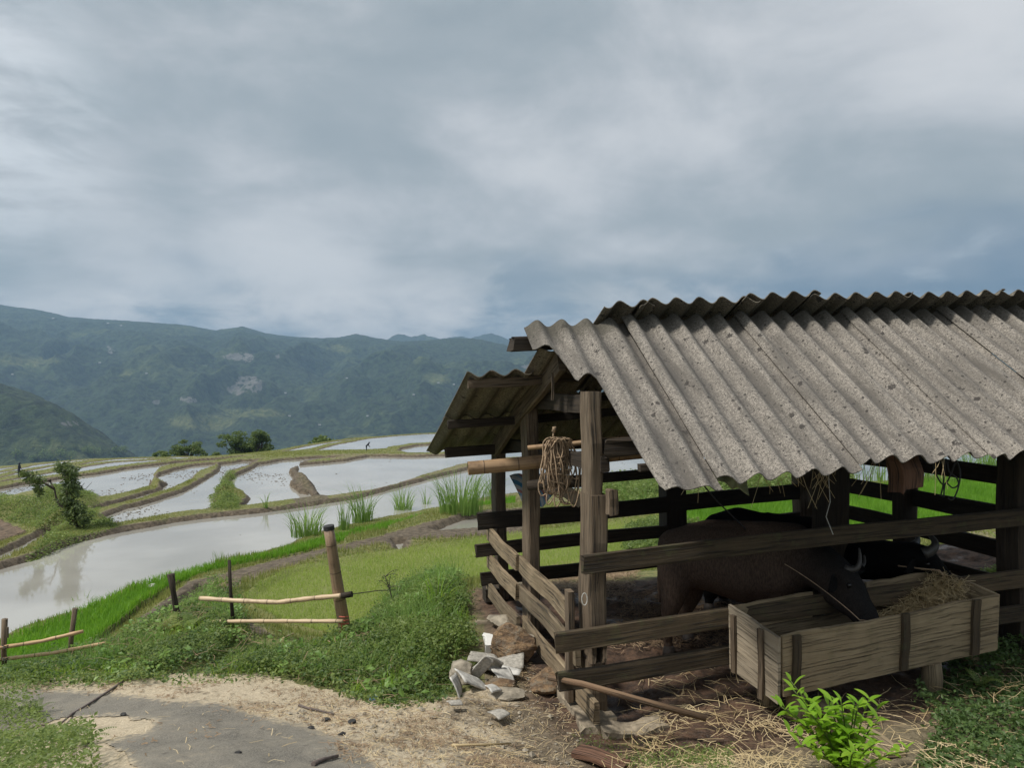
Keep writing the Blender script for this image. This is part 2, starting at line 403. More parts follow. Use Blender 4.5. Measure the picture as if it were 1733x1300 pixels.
M['straw'] = leafmat('dry_straw', (0.40, 0.30, 0.15), (0.58, 0.45, 0.25), (0.72, 0.60, 0.38), 0.15, 0.7, 3)
M['straw_dark'] = leafmat('brown_litter', (0.15, 0.10, 0.06), (0.26, 0.18, 0.11), (0.38, 0.28, 0.18), 0.1, 0.85, 3)
M['rope'] = simple('rope', (0.36, 0.26, 0.17), 0.9, 0.3, 60)
M['cord_white'] = simple('pale_cord', (0.5, 0.5, 0.47), 0.8, 0.15, 60)
M['cable'] = simple('black_cable', (0.02, 0.02, 0.02), 0.6, 0.2, 60)
M['stone_grey'] = simple('grey_stone', (0.29, 0.255, 0.20), 0.95, 0.35, 12, 0.9, 0.02)
M['concrete'] = simple('worn_concrete', (0.27, 0.225, 0.165), 0.95, 0.35, 14, 0.7, 0.02)
M['sack'] = simple('green_grey_sack', (0.21, 0.22, 0.12), 0.85, 0.25, 12, 0.8, 0.02)
M['coal'] = simple('charcoal', (0.03, 0.03, 0.03), 0.8, 0.3, 30)
M['blue'] = simple('blue_scrap', (0.10, 0.20, 0.28), 0.6, 0.3, 30)
M['white'] = simple('whitewash', (0.72, 0.72, 0.70), 0.8, 0.1, 1)
M['roofing_tin'] = simple('grey_tin', (0.42, 0.44, 0.46), 0.6, 0.15, 1)
M['cloth'] = simple('dark_cloth', (0.03, 0.035, 0.05), 0.9, 0.3, 30)
M['skin'] = simple('skin', (0.30, 0.19, 0.13), 0.7, 0.1, 30)

def stripe_mat():
    t = mat('striped_tarp', 0.55); uv = t.add('ShaderNodeSeparateXYZ', i_0=t.add('ShaderNodeUVMap').outputs[0]).outputs[1]
    r = t.add('ShaderNodeValToRGB', i_0=t.math('FRACT', t.math('MULTIPLY', uv, 1.9))); cr = r.color_ramp; cr.interpolation = 'CONSTANT'
    cr.elements[0].position = 0; cr.elements[0].color = (0.62, 0.64, 0.64, 1)
    cr.elements[1].position = 0.25; cr.elements[1].color = (0.10, 0.30, 0.50, 1)
    for p_, c_ in ((0.5, (0.62, 0.64, 0.64, 1)), (0.70, (0.50, 0.20, 0.17, 1)), (0.85, (0.30, 0.47, 0.6, 1))):
        e = cr.elements.new(p_); e.color = c_
    t.put(t.bs.inputs['Base Color'], r.outputs[0]); return t.m
M['tarp'] = stripe_mat()

def hide(name, c_brown, c_dark, dark_from):
    t = mat(name, 0.75); o = t.add('ShaderNodeTexCoord').outputs['Object']
    mp = t.add('ShaderNodeMapping', i_0=o); mp.inputs['Scale'].default_value = (60, 60, 14)
    hair = t.noise(mp.outputs[0], 1.5, 6, 0.7); big = t.noise(o, 2.5, 4, 0.6)
    x = t.add('ShaderNodeSeparateXYZ', i_0=o).outputs[0]
    k = t.rng(t.math('ADD', x, t.math('MULTIPLY', t.math('SUBTRACT', big, 0.5), 0.3)), dark_from - 0.22, dark_from + 0.22)
    col = t.mix(t.rng(hair, 0.3, 0.7), tuple(v * 0.6 for v in c_brown), tuple(v * 1.35 for v in c_brown))
    col = t.mix(k, col, t.mix(t.rng(hair, 0.3, 0.7), tuple(v * 0.7 for v in c_dark), tuple(v * 1.3 for v in c_dark)))
    t.put(t.bs.inputs['Base Color'], col); t.bs.inputs['Specular IOR Level'].default_value = 0.12; t.bs.inputs['Roughness'].default_value = 0.9; bump(t, t.math('ADD', hair, t.math('MULTIPLY', big, 2.0)), 0.7, 0.015); return t.m
M['hide_brown'] = hide('brown_hide', (0.092, 0.065, 0.050), (0.015, 0.014, 0.014), 0.50)
M['hide_black'] = hide('black_hide', (0.008, 0.0075, 0.008), (0.007, 0.0068, 0.007), 0.5)
M['horn'] = simple('horn', (0.040, 0.038, 0.035), 0.5, 0.3, 25)
M['eye'] = simple('eye', (0.004, 0.003, 0.003), 0.1, 0.1, 5)
M['hoof'] = simple('hoof', (0.05, 0.04, 0.035), 0.7, 0.2, 15)
M['muzzle'] = simple('muzzle', (0.045, 0.040, 0.038), 0.45, 0.2, 25)

def ground_mat():
    t = mat('ground_soil', 0.92); o = t.add('ShaderNodeTexCoord').outputs['Object']
    a1 = t.add('ShaderNodeAttribute', attribute_name='m1'); a2 = t.add('ShaderNodeAttribute', attribute_name='m2')
    s1 = t.add('ShaderNodeSeparateColor', i_0=a1.outputs['Color']); s2 = t.add('ShaderNodeSeparateColor', i_0=a2.outputs['Color'])
    grass, mud, chaff = s1.outputs; pen, seed, rice = s2.outputs
    n1 = t.noise(o, 1.3, 6, 0.6); n2 = t.noise(o, 9, 8, 0.65); n3 = t.noise(o, 60, 5, 0.7); n4 = t.noise(o, 220, 3, 0.7)
    soil = t.mix(t.rng(n2, 0.32, 0.68), (0.13, 0.10, 0.065), (0.28, 0.225, 0.155))
    soil = t.mix(t.rng(n3, 0.34, 0.46, 0.6, 0), soil, (0.055, 0.042, 0.03))
    mudc = t.mix(t.rng(n2, 0.32, 0.7), (0.055, 0.042, 0.028), (0.17, 0.135, 0.095))
    ch = t.mix(t.rng(n3, 0.3, 0.7), (0.42, 0.34, 0.23), (0.66, 0.57, 0.42))
    ch = t.mix(t.rng(n4, 0.35, 0.46, 0.65, 0), ch, (0.20, 0.155, 0.10))
    ch = t.mix(t.rng(n2, 0.28, 0.42, 0.6, 0), ch, (0.20, 0.16, 0.11))
    gr = t.mix(t.rng(n2, 0.35, 0.65), (0.10, 0.125, 0.035), (0.21, 0.20, 0.075))
    pn = t.mix(t.rng(n2, 0.32, 0.68), (0.035, 0.022, 0.015), (0.14, 0.082, 0.052))  # brown pen soil, darkened further in place of shade under the roof
    sd = t.mix(t.rng(n3, 0.3, 0.7), (0.15, 0.17, 0.05), (0.24, 0.27, 0.08))
    rc = t.mix(t.rng(n3, 0.3, 0.7), (0.07, 0.14, 0.02), (0.13, 0.24, 0.03))
    col = t.mix(mud, soil, mudc); col = t.mix(grass, col, gr); 
    col = t.mix(t.rng(t.math('ADD', chaff, t.math('MULTIPLY', t.math('SUBTRACT', n2, 0.5), 0.9)), 0.3, 0.62), col, ch)
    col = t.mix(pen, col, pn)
    col = t.mix(seed, col, sd); col = t.mix(rice, col, rc)
    t.put(t.bs.inputs['Base Color'], col)
    wet = t.math('MULTIPLY', pen, t.rng(n1, 0.48, 0.6))
    t.put(t.bs.inputs['Roughness'], t.rng(wet, 0, 1, 0.93, 0.35))
    bump(t, t.math('ADD', t.math('MULTIPLY', n2, 1.0), t.math('MULTIPLY', n3, 0.5)), 0.9, 0.035); return t.m
M['ground'] = ground_mat()
def road_mat():
    t = mat('asphalt', 0.9); o = t.add('ShaderNodeTexCoord').outputs['Object']
    n1 = t.noise(o, 1.6, 6, 0.6); n3 = t.noise(o, 120, 4, 0.75); n2 = t.noise(o, 14, 6, 0.65)
    col = t.mix(t.rng(n3, 0.36, 0.64), (0.075, 0.068, 0.056), (0.29, 0.268, 0.225))
    col = t.mix(t.rng(n1, 0.38, 0.62, 0, 0.55), col, (0.26, 0.235, 0.19))
    col = t.mix(t.math('MULTIPLY', t.rng(n1, 0.5, 0.75), t.rng(n2, 0.52, 0.62, 0, 0.8)), col, (0.38, 0.32, 0.23))
    col = t.mix(t.rng(n2, 0.30, 0.40, 0.6, 0), col, (0.07, 0.06, 0.05))
    ed = t.add('ShaderNodeSeparateColor', i_0=t.add('ShaderNodeAttribute', attribute_name='edge').outputs['Color']).outputs[0]
    ch = t.mix(t.rng(n3, 0.3, 0.7), (0.30, 0.245, 0.165), (0.60, 0.51, 0.37))
    spill = t.math('ADD', ed, t.math('ADD', t.math('MULTIPLY', t.math('SUBTRACT', n2, 0.5), 1.1), t.math('MULTIPLY', t.math('SUBTRACT', n3, 0.5), 0.9)))
    col = t.mix(t.rng(spill, 0.02, 0.16, 1, 0), col, ch)
    t.put(t.bs.inputs['Base Color'], col); bump(t, t.math('ADD', n3, n2), 0.7, 0.012); return t.m
M['road'] = road_mat()
def water_mat():
    t = mat('paddy_water', 0.04); o = t.add('ShaderNodeTexCoord').outputs['Object']
    n = t.noise(o, 0.35, 3, 0.5); n2 = t.noise(o, 5.0, 3, 0.5)
    col = t.mix(t.rng(n, 0.35, 0.65), (0.29, 0.28, 0.25), (0.38, 0.37, 0.335))
    t.put(t.bs.inputs['Base Color'], col); t.bs.inputs['IOR'].default_value = 1.45
    t.bs.inputs['Roughness'].default_value = 0.055
    t.bs.inputs['Specular IOR Level'].default_value = 0.8
    bump(t, n2, 0.05, 0.01); return t.m
M['water'] = water_mat()
def hill_mat():
    t = mat('forested_slope', 1.0); o = t.add('ShaderNodeTexCoord').outputs['Object']
    n1 = t.noise(o, 0.0022, 6, 0.6, 0.4); n2 = t.noise(o, 0.012, 6, 0.65); n3 = t.noise(o, 0.05, 6, 0.7)
    col = t.mix(t.rng(n3, 0.34, 0.64), (0.009, 0.018, 0.009), (0.058, 0.092, 0.034))
    field = t.math('MULTIPLY', t.rng(n1, 0.52, 0.66), t.rng(n2, 0.42, 0.56))
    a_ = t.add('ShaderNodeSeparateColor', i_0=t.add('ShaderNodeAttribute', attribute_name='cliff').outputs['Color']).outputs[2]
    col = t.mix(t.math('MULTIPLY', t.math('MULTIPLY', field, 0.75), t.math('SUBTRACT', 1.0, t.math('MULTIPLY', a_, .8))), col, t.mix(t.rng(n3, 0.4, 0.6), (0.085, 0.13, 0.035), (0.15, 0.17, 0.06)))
    a = t.add('ShaderNodeAttribute', attribute_name='cliff'); 
    s = t.add('ShaderNodeSeparateColor', i_0=a.outputs['Color'])
    mp = t.add('ShaderNodeMapping', i_0=o); mp.inputs['Scale'].default_value = (0.05, 0.05, 0.015)
    nc = t.noise(mp.outputs[0], 1.0, 6, 0.7)
    col = t.mix(t.rng(t.math('MULTIPLY', s.outputs[0], t.rng(nc, 0.35, 0.6)), 0.25, 0.6), col, (0.23, 0.22, 0.20))
    col = t.mix(s.outputs[1], col, t.mix(t.rng(n3, 0.4, 0.6), (0.12, 0.16, 0.05), (0.26, 0.26, 0.10)))
    t.put(t.bs.inputs['Base Color'], col); bump(t, t.math('ADD', n3, t.math('MULTIPLY', n2, 1.5)), 1.0, 26.0); return t.m
M['hill'] = hill_mat()

# ================================================================ far valley and hills
RIDGE = [(-900, 470), (-400, 490), (-100, 508), (0, 516), (60, 524), (115, 537), (200, 543), (300, 549), (365, 559), (410, 553), (450, 565), (500, 571), (545, 573), (575, 571), (602, 566), (640, 573), (680, 578), (720, 577), (760, 573), (800, 573), (850, 583), (900, 594), (950, 602), (1100, 600), (1300, 590), (1700, 580), (2600, 560)]
RX = np.array([p[0] for p in RIDGE], float); RY = np.array([p[1] for p in RIDGE], float)
def hill_z(X, Y):
    X = np.asarray(X, np.float64); Y = np.asarray(Y, np.float64)
    R = np.maximum(Y, 1.0); px = CX + F * X / R
    ry = np.interp(px, RX, RY)
    rd = 4200 + 500 * np.sin(px * 0.004) + 250 * np.sin(px * 0.013 + 1)         # where the ridge runs
    zr = (CY - ry) / F * rd
    floor = -300.0
    t = np.clip((R - 1900) / (rd - 1900), 0, 1.6)
    up = floor + (zr - floor) * (0.35 * t + 0.65 * sstep(0.0, 1.0, t))
    after = zr - (R - rd) * 0.30
    z = np.where(R > rd, np.maximum(after, floor - 50), up)
    amp = sstep(0.02, 0.3, t) * (1 - 0.98 * sstep(0.50, 0.92, t))
    xx, yy = X / 620.0, Y / 620.0
    rid = 1 - np.abs(2 * fbm(xx + 3.1, yy * .7, 4) - 1) * 2.2
    z = z + amp * (rid - 0.35) * 170 + amp * (1 - np.abs(2 * fbm(X / 230 + 7, Y / 260, 3) - 1) * 2 - .3) * 55
    z = z + (fbm(X / 90, Y / 90, 4) - 0.5) * 34 * np.where(R > 1500, 1, sstep(300, 1500, R)) * (1 - .85 * sstep(0.75, 1.0, t))
    z = z + (fbm(X / 22, Y / 22, 3) - 0.5) * 14 * sstep(800, 2000, R) * (1 - .5 * sstep(.8, 1, t))
    # nearer dark spur on the left
    sp = np.interp(px, [-700, -300, 0, 60, 120, 190, 260, 330], [560, 610, 655, 672, 705, 752, 800, 860])
    c = 1450.0; sz = (CY - sp) / F * c
    w = np.exp(-((R - c) / 330.0) ** 2)
    spz = sz + (fbm(X / 60 + 9, Y / 60, 4) - .5) * 30
    floorv = -300 + 0 * R
    z = np.where(px < 400, np.maximum(z, floorv + (spz - floorv) * w), z)
    # the near slope below the terraces
    edge = np.interp(px, [-900, 0, 170, 300, 470, 600, 727, 900, 2600], [-11.5, -10.6, -9.0, -8.4, -7.6, -6.7, -6.0, -5.9, -5.5])
    near = edge - 4.0 - (R - 95) * 0.24 + (fbm(X / 15, Y / 15, 3) - .5) * 3 * sstep(95, 160, R)
    near = np.where(R < 1300, near, -320)
    k = sstep(900, 1400, R)
    z = np.where(R < 1400, np.maximum(near, -300) * (1 - k) + z * k, z)
    return z
rr_ = np.concatenate([np.geomspace(93, 1000, 90), np.linspace(1010, 1950, 110), np.linspace(1960, 5200, 420), np.geomspace(5260, 8500, 20)])
tt_ = np.linspace(-1.15, 1.15, 1050)
Rg, Tg = np.meshgrid(rr_, tt_, indexing='ij'); Xg = Rg * Tg
Zg = hill_z(Xg, Rg)
def gridfaces(nr, nc):
    i = np.arange(nr - 1)[:, None] * nc + np.arange(nc - 1)[None, :]
    return np.stack([i, i + 1, i + 1 + nc, i + nc], -1).reshape(-1, 4)
me = mesh_np('hills', np.stack([Xg, Rg, Zg], -1).reshape(-1, 3), gridfaces(len(rr_), len(tt_)), smooth=True)
pxg = (CX + F * Tg).ravel(); pyg = (CY - F * Zg / Rg).ravel()
cl = np.zeros((pxg.size, 4), np.float32); cl[:, 3] = 1
wob = (fbm(Xg / 45, Rg / 45, 3).ravel() - .5) * 18
Rf = Rg.ravel()
for (cx_, cy_, wx, wy) in ((405, 604, 26, 8), (425, 652, 24, 15), (400, 660, 12, 9), (320, 676, 14, 6), (264, 681, 8, 5), (186, 593, 4, 6), (118, 717, 14, 5), (471, 604, 4, 4), (890, 620, 8, 4)):
    q = ((pxg + wob - cx_) / wx) ** 2 + ((pyg + wob * .4 - cy_) / wy) ** 2
    cl[:, 0] = np.maximum(cl[:, 0], np.where(Rf > 1300, sstep(1.5, 0.5, q), 0))
for (cx_, cy_, wx, wy) in ((215, 632, 22, 4), (50, 612, 60, 9), (430, 700, 55, 8), (470, 585, 0, 0), (575, 590, 20, 6), (740, 640, 24, 8), (345, 715, 60, 14), (60, 775, 90, 8), (610, 738, 30, 3)):
    if wx == 0: continue
    q = ((pxg + wob * 2 - cx_) / wx) ** 2 + ((pyg + wob * .5 - cy_) / wy) ** 2
    cl[:, 1] = np.maximum(cl[:, 1], np.where(Rf > 1300, sstep(1.4, 0.4, q) * 0.6, 0))
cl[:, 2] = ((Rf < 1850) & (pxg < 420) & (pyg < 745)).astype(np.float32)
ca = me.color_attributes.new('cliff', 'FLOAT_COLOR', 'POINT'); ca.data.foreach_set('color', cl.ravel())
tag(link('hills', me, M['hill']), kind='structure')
# far blue peaks
fp = [(560, 600), (640, 582), (662, 571), (684, 566), (700, 573), (722, 568), (742, 574), (762, 572), (780, 567), (797, 571), (815, 566), (832, 563), (848, 570), (862, 578), (900, 590), (1000, 600), (1300, 600)]
DD = 6400.0
bx = np.arange(540, 1320, 2.0); ys = np.interp(bx, [p[0] for p in fp], [p[1] for p in fp]) + (fbm(bx / 9, bx * 0, 3) - .5) * 5
rows = []
for k, (dd, fr) in enumerate(((-1800, -1.0), (-900, .35), (-300, .85), (0, 1.0), (500, .5), (1400, -1.0))):
    zt = (CY - ys) / F * DD; zz_ = np.where(fr < 0, -400, zt * fr)
    rows.append(np.stack([(bx - CX) / F * (DD), np.full(bx.shape, DD + dd * .5) + 150 * np.sin(bx / 30), zz_ + (fbm(bx / 7, bx * 0 + k, 3) - .5) * 60 * (0 < k < 3)], -1))
v = np.stack(rows, 0).reshape(-1, 3)
tag(link('mountains', mesh_np('mountains', v, gridfaces(6, len(bx)), smooth=True), M['hill']), kind='structure')

# ================================================================ terraces: near terrain
SA = Vector((0.970, 0.242, 0.049)); SB = Vector((-0.242, 0.970, 0.0)); SO = P(1000, 1215, 5.8)
def sh(a, b, z=0.0):                                             # shed frame: a along, b back, z above the camera's level at a = 0
    return Vector((SO.x + SA.x * a + SB.x * b, SO.y + SA.y * a + SB.y * b, z + SA.z * a))
WATER = {   # level, outline traced in the photograph
 'big': (-3.65, [(-260, 1090), (-120, 1020), (0, 972), (60, 953), (85, 945), (121, 928), (189, 909), (242, 898), (304, 887), (352, 880), (404, 875), (453, 870), (501, 863), (570, 853), (613, 847), (665, 832), (700, 822), (761, 806), (790, 799), (840, 788), (1000, 777), (1250, 770), (1500, 768), (1750, 768), (1950, 766), (1950, 790), (1733, 800), (1600, 806), (1500, 818), (1440, 820), (1300, 822), (1150, 824), (1000, 828), (900, 834), (836, 841), (806, 846), (744, 859), (665, 875), (613, 884), (551, 898), (500, 913), (465, 930), (413, 945), (361, 955), (300, 980), (242, 997), (208, 1000), (173, 1015), (121, 1041), (87, 1049), (35, 1065), (0, 1079), (-120, 1140)]),
 'p2': (-3.82, [(182, 877), (197, 890), (190, 901), (242, 892), (292, 881), (332, 872), (359, 866), (356, 845), (368, 827), (378, 810), (387, 801), (413, 794), (427, 785), (439, 781), (413, 782), (378, 787), (375, 798), (352, 813), (327, 829), (288, 843), (240, 858), (225, 861)]),
 'p3': (-3.78, [(417, 863), (428, 846), (418, 836), (396, 827), (394, 817), (401, 808), (427, 796), (444, 787), (482, 780), (540, 776), (578, 775), (509, 786), (487, 800), (492, 812), (488, 824), (502, 836), (518, 839), (529, 849), (500, 853), (440, 861)]),
 'p4': (-3.74, [(515, 789), (516, 801), (530, 810), (544, 822), (551, 838), (549, 847), (578, 843), (613, 838), (656, 827), (700, 812), (740, 801), (761, 794), (790, 788), (835, 778), (1000, 768), (1400, 762), (1900, 760), (1900, 752), (1400, 752), (1000, 757), (830, 766), (770, 772), (709, 775), (629, 774), (596, 781)]),
 'p5': (-3.98, [(268, 808), (287, 820), (275, 831), (242, 841), (208, 852), (173, 862), (157, 872), (165, 873), (190, 865), (225, 857), (275, 839), (313, 822), (323, 810), (351, 798), (361, 789), (359, 787), (327, 790), (301, 796)]),
 'p6': (-4.2, [(-200, 860), (-60, 840), (0, 830), (43, 821), (111, 811), (132, 808), (173, 803), (216, 795), (260, 789), (309, 783), (361, 779), (410, 775), (387, 778), (344, 785), (297, 789), (264, 801), (254, 806), (242, 836), (208, 846), (175, 854), (164, 843), (144, 831), (110, 823), (61, 831), (40, 848), (22, 846), (0, 845), (-60, 850), (-200, 880)]),
 'p7': (-5.0, [(-60, 834), (0, 821), (78, 806), (121, 799), (164, 791), (208, 784), (268, 781), (240, 786), (216, 788), (173, 795), (132, 804), (78, 811), (0, 825)]),
 'p8': (-5.7, [(40, 812), (78, 803), (121, 795), (173, 783), (203, 779), (240, 778), (215, 781), (173, 787), (121, 799), (78, 807)]),
 'p9': (-6.4, [(0, 815), (52, 800), (100, 791), (140, 785), (190, 779), (242, 777), (200, 780), (150, 786), (110, 793), (60, 803), (20, 815)]),
 'p10': (-7.3, [(-60, 818), (0, 803), (31, 798), (73, 788), (110, 783), (160, 779), (150, 781), (110, 786), (73, 792), (31, 801), (0, 807)]),
 'p11': (-8.4, [(-60, 806), (0, 795), (29, 792), (60, 787), (75, 785), (60, 789), (29, 796), (0, 799)]),
 'p12': (-5.9, [(270, 779), (300, 775), (338, 776), (325, 779), (290, 781)]),
 'p20': (-4.75, [(547, 762), (578, 753), (630, 743), (682, 738), (727, 735), (850, 733), (1100, 732), (1100, 738), (850, 740), (770, 745), (720, 749), (700, 752), (665, 757), (640, 762)]),
 'p21': (-4.35, [(686, 765), (689, 760), (717, 755), (760, 752), (830, 750), (1100, 745), (1100, 752), (900, 760), (830, 762), (770, 767), (705, 769)]),
 'p22': (-5.6, [(495, 767), (545, 757), (613, 746), (640, 741), (613, 743), (542, 754), (497, 764)]),
 'ditch': (-3.28, [(735, 901), (780, 881), (830, 874), (900, 868), (900, 888), (830, 898), (790, 902), (745, 905)]),
 'notch': (-3.26, [(668, 921), (684, 920), (681, 930), (677, 935)]),
 'ditch2': (-3.42, [(272, 1053), (300, 1030), (345, 1002), (356, 1004), (330, 1030), (300, 1050), (278, 1058)]),
 'wet': (-4.0, [(-80, 985), (0, 940), (40, 922), (80, 904), (92, 902), (60, 927), (20, 952), (0, 965), (-80, 1010)]),
 'right': (-2.88, [(1600, 948), (1640, 931), (1733, 930), (1850, 930), (1850, 990), (1733, 978), (1650, 966)]),
}
LANDP = {
 'seed': (-3.22, [(405, 1015), (440, 990), (500, 966), (560, 953), (640, 940), (720, 928), (830, 912), (960, 896), (1120, 876), (1130, 930), (1060, 965), (960, 990), (840, 996), (800, 1000), (740, 1005), (680, 1030), (640, 1065), (600, 1086), (540, 1080), (480, 1062), (440, 1045), (415, 1030)]),
 'rice': (-3.50, [(-160, 1190), (-60, 1110), (0, 1092), (60, 1072), (100, 1055), (150, 1035), (200, 1012), (260, 990), (330, 968), (400, 953), (450, 943), (520, 924), (600, 902), (700, 881), (800, 858), (870, 846), (870, 862), (760, 874), (700, 888), (640, 904), (560, 924), (480, 944), (420, 957), (360, 968), (310, 988), (262, 1018), (215, 1055), (165, 1094), (110, 1125), (20, 1140), (-60, 1170)]),
 'rice2': (-2.92, [(1150, 872), (1250, 852), (1380, 840), (1440, 834), (1560, 822), (1733, 795), (1900, 775), (1900, 850), (1733, 876), (1640, 888), (1560, 900), (1440, 906), (1300, 898), (1150, 892)]),
 'dry': (-4.05, [(-120, 890), (-60, 882), (0, 881), (30, 893), (45, 905), (20, 914), (0, 921), (-60, 945), (-120, 970)]),
}
def proj_poly(z, pts): return [tuple(PZ(px, py, z))[:2] for px, py in pts]
WP = {k: (z, proj_poly(z, p)) for k, (z, p) in WATER.items()}
LP = {k: (z, proj_poly(z, p)) for k, (z, p) in LANDP.items()}
ctl = []
for (px, py, z) in [(300, 1300, -1.95), (0, 1300, -2.35), (650, 1300, -2.05), (900, 1300, -2.2), (1200, 1300, -2.28), (1450, 1300, -2.25), (1733, 1300, -2.2),
    (0, 1160, -3.1), (150, 1150, -3.0), (300, 1145, -2.85), (450, 1150, -2.72), (560, 1185, -2.55), (650, 1195, -2.45), (760, 1185, -2.42), (0, 1230, -2.75), (300, 1220, -2.4), (500, 1240, -2.3),
    (820, 1130, -2.48), (800, 1050, -2.52), (805, 1000, -2.5), (700, 1100, -2.52), (640, 1130, -2.62), (560, 1110, -2.85), (585, 1085, -2.95), (750, 1010, -2.62), (700, 1010, -2.85), (660, 1060, -2.85),
    (480, 1100, -2.98), (400, 1080, -2.98), (390, 1030, -3.05), (360, 1005, -3.1), (300, 1070, -3.05), (250, 1090, -3.1), (150, 1125, -3.18), (50, 1146, -3.25),
    (100, 822, -3.4), (60, 848, -3.65), (130, 838, -3.55), (20, 858, -3.75), (90, 880, -3.65), (140, 885, -3.6), (110, 860, -3.45),
    (372, 822, -3.42), (366, 838, -3.38), (378, 845, -3.5), (400, 850, -3.55), (505, 800, -3.45), (512, 812, -3.42), (530, 828, -3.46), (540, 838, -3.5), (262, 815, -3.75), (255, 830, -3.8),
    (1680, 905, -2.68), (1600, 925, -2.75), (1733, 905, -2.65), (1650, 815, -3.0), (1560, 830, -2.85), (1200, 835, -3.2), (1080, 840, -3.25)]:
    ctl.append(tuple(PZ(px, py, z)))
for k, (z, p) in WP.items():
    h = 0.07 if abs(z) < 4.5 else 0.04
    if k in ('ditch', 'notch', 'ditch2', 'wet', 'right'): h = 0.10
    n = len(p)
    for i in range(n):
        x0, y0 = p[i]; x1, y1 = p[(i + 1) % n]; L = math.hypot(x1 - x0, y1 - y0); m = max(1, min(6, int(L / 2.5)))
        for j in range(m): ctl.append((x0 + (x1 - x0) * j / m, y0 + (y1 - y0) * j / m, z + h))
for k, (z, p) in LP.items():
    h = 0.12 if k == 'seed' else 0.05
    for i in range(len(p)):
        x0, y0 = p[i]; x1, y1 = p[(i + 1) % len(p)]
        ctl.append((x0, y0, z + h)); ctl.append(((x0 + x1) / 2, (y0 + y1) / 2, z + h))
for a in (-0.3, 1, 2.5, 4, 6, 8):
    for b in (-0.9, -0.3, 0.6, 1.6, 2.6, 3.3):
        q = sh(a, b); ctl.append((q.x, q.y, -2.52 + 0.049 * a - (0.03 if b > 3 else 0)))
ctl += [(0, 1, -1.6), (-3, 1.5, -2.0), (3, 1.2, -1.8), (-6, 3, -2.9), (-9, 8, -3.5), (5, 3, -2.15), (9, 5, -2.1), (12, 10, -2.3), (14, 16, -2.7), (-14, 12, -4.0)]
for px, z in ((-400, -11.0), (0, -9.2), (170, -8.4), (300, -8.2), (470, -7.9), (540, -7.4), (600, -6.9), (727, -5.6), (900, -5.5), (1300, -5.5), (1800, -5.3), (2300, -5.3)):
    for D in (86, 90, 96, 103): ctl.append(((px - CX) * D / F, D, z - (D - 86) * .20))
for px, D, z in ((0, 75, -9.6), (170, 72, -7.7), (300, 70, -6.9), (460, 66, -6.2), (1300, 55, -4.6), (1800, 55, -4.4), (-300, 60, -9.5)): ctl.append(((px - CX) * D / F, D, z))
ctl = np.array(ctl)
# thin out near-duplicates
keep = []; seen = set()
for i, c in enumerate(ctl):
    s_ = 0.25 + 0.01 * c[1]; k_ = (round(c[0] / s_), round(c[1] / s_))
    if k_ in seen: continue
    seen.add(k_); keep.append(i)
ctl = ctl[keep]
cxy = ctl[:, :2]; n = len(ctl)
Km = -np.sqrt(((cxy[:, None] - cxy[None]) ** 2).sum(-1) + 0.05) - 0.02 * np.eye(n)
Am = np.zeros((n + 3, n + 3)); Am[:n, :n] = Km; Am[:n, n] = 1; Am[:n, n + 1:] = cxy; Am[n, :n] = 1; Am[n + 1:, :n] = cxy.T
sol = np.linalg.solve(Am, np.concatenate([ctl[:, 2], [0, 0, 0]])).astype(np.float32)
cf = cxy.astype(np.float32)
def rbf(X, Y):
    sp = X.shape; X = X.ravel().astype(np.float32); Y = Y.ravel().astype(np.float32); out = np.empty(X.shape, np.float32)
    for s0 in range(0, len(X), 40000):
        x = X[s0:s0 + 40000]; y = Y[s0:s0 + 40000]
        k = (x[:, None] - cf[None, :, 0]); k *= k; l = (y[:, None] - cf[None, :, 1]); l *= l; k += l; k += 0.05; np.sqrt(k, out=k)
        out[s0:s0 + 40000] = -(k @ sol[:n]) + sol[n] + sol[n + 1] * x + sol[n + 2] * y
    return out.reshape(sp)
def region(X, Y, polys, margin):
    """inside mask and distance outside, cheap by bounding box"""
    res = {}
    for k, (z, p) in polys.items():
        pa = np.array(p); x0, y0 = pa.min(0) - margin; x1, y1 = pa.max(0) + margin
        sel = (X > x0) & (X < x1) & (Y > y0) & (Y < y1)
        ins = np.zeros(X.shape, bool); d = np.full(X.shape, 99.0, np.float32)
        if sel.any():
            xs, ys = X[sel], Y[sel]; ii = inpoly(xs, ys, p); dd = polydist(xs, ys, p)
            ins[sel] = ii; d[sel] = np.where(ii, -dd, dd)
        if k in ('p7', 'p8', 'p9', 'p10', 'p11', 'p22', 'p12', 'p20', 'p21'): d = d - (0.75 if k in ('p7', 'p8', 'p9', 'p10', 'p11', 'p22') else .35)
        if k in ('p2', 'p3', 'p5', 'p6'): d = d - 0.10
        if k in ('big', 'p4'): d = d - 0.25
        res[k] = (z, d)
    return res
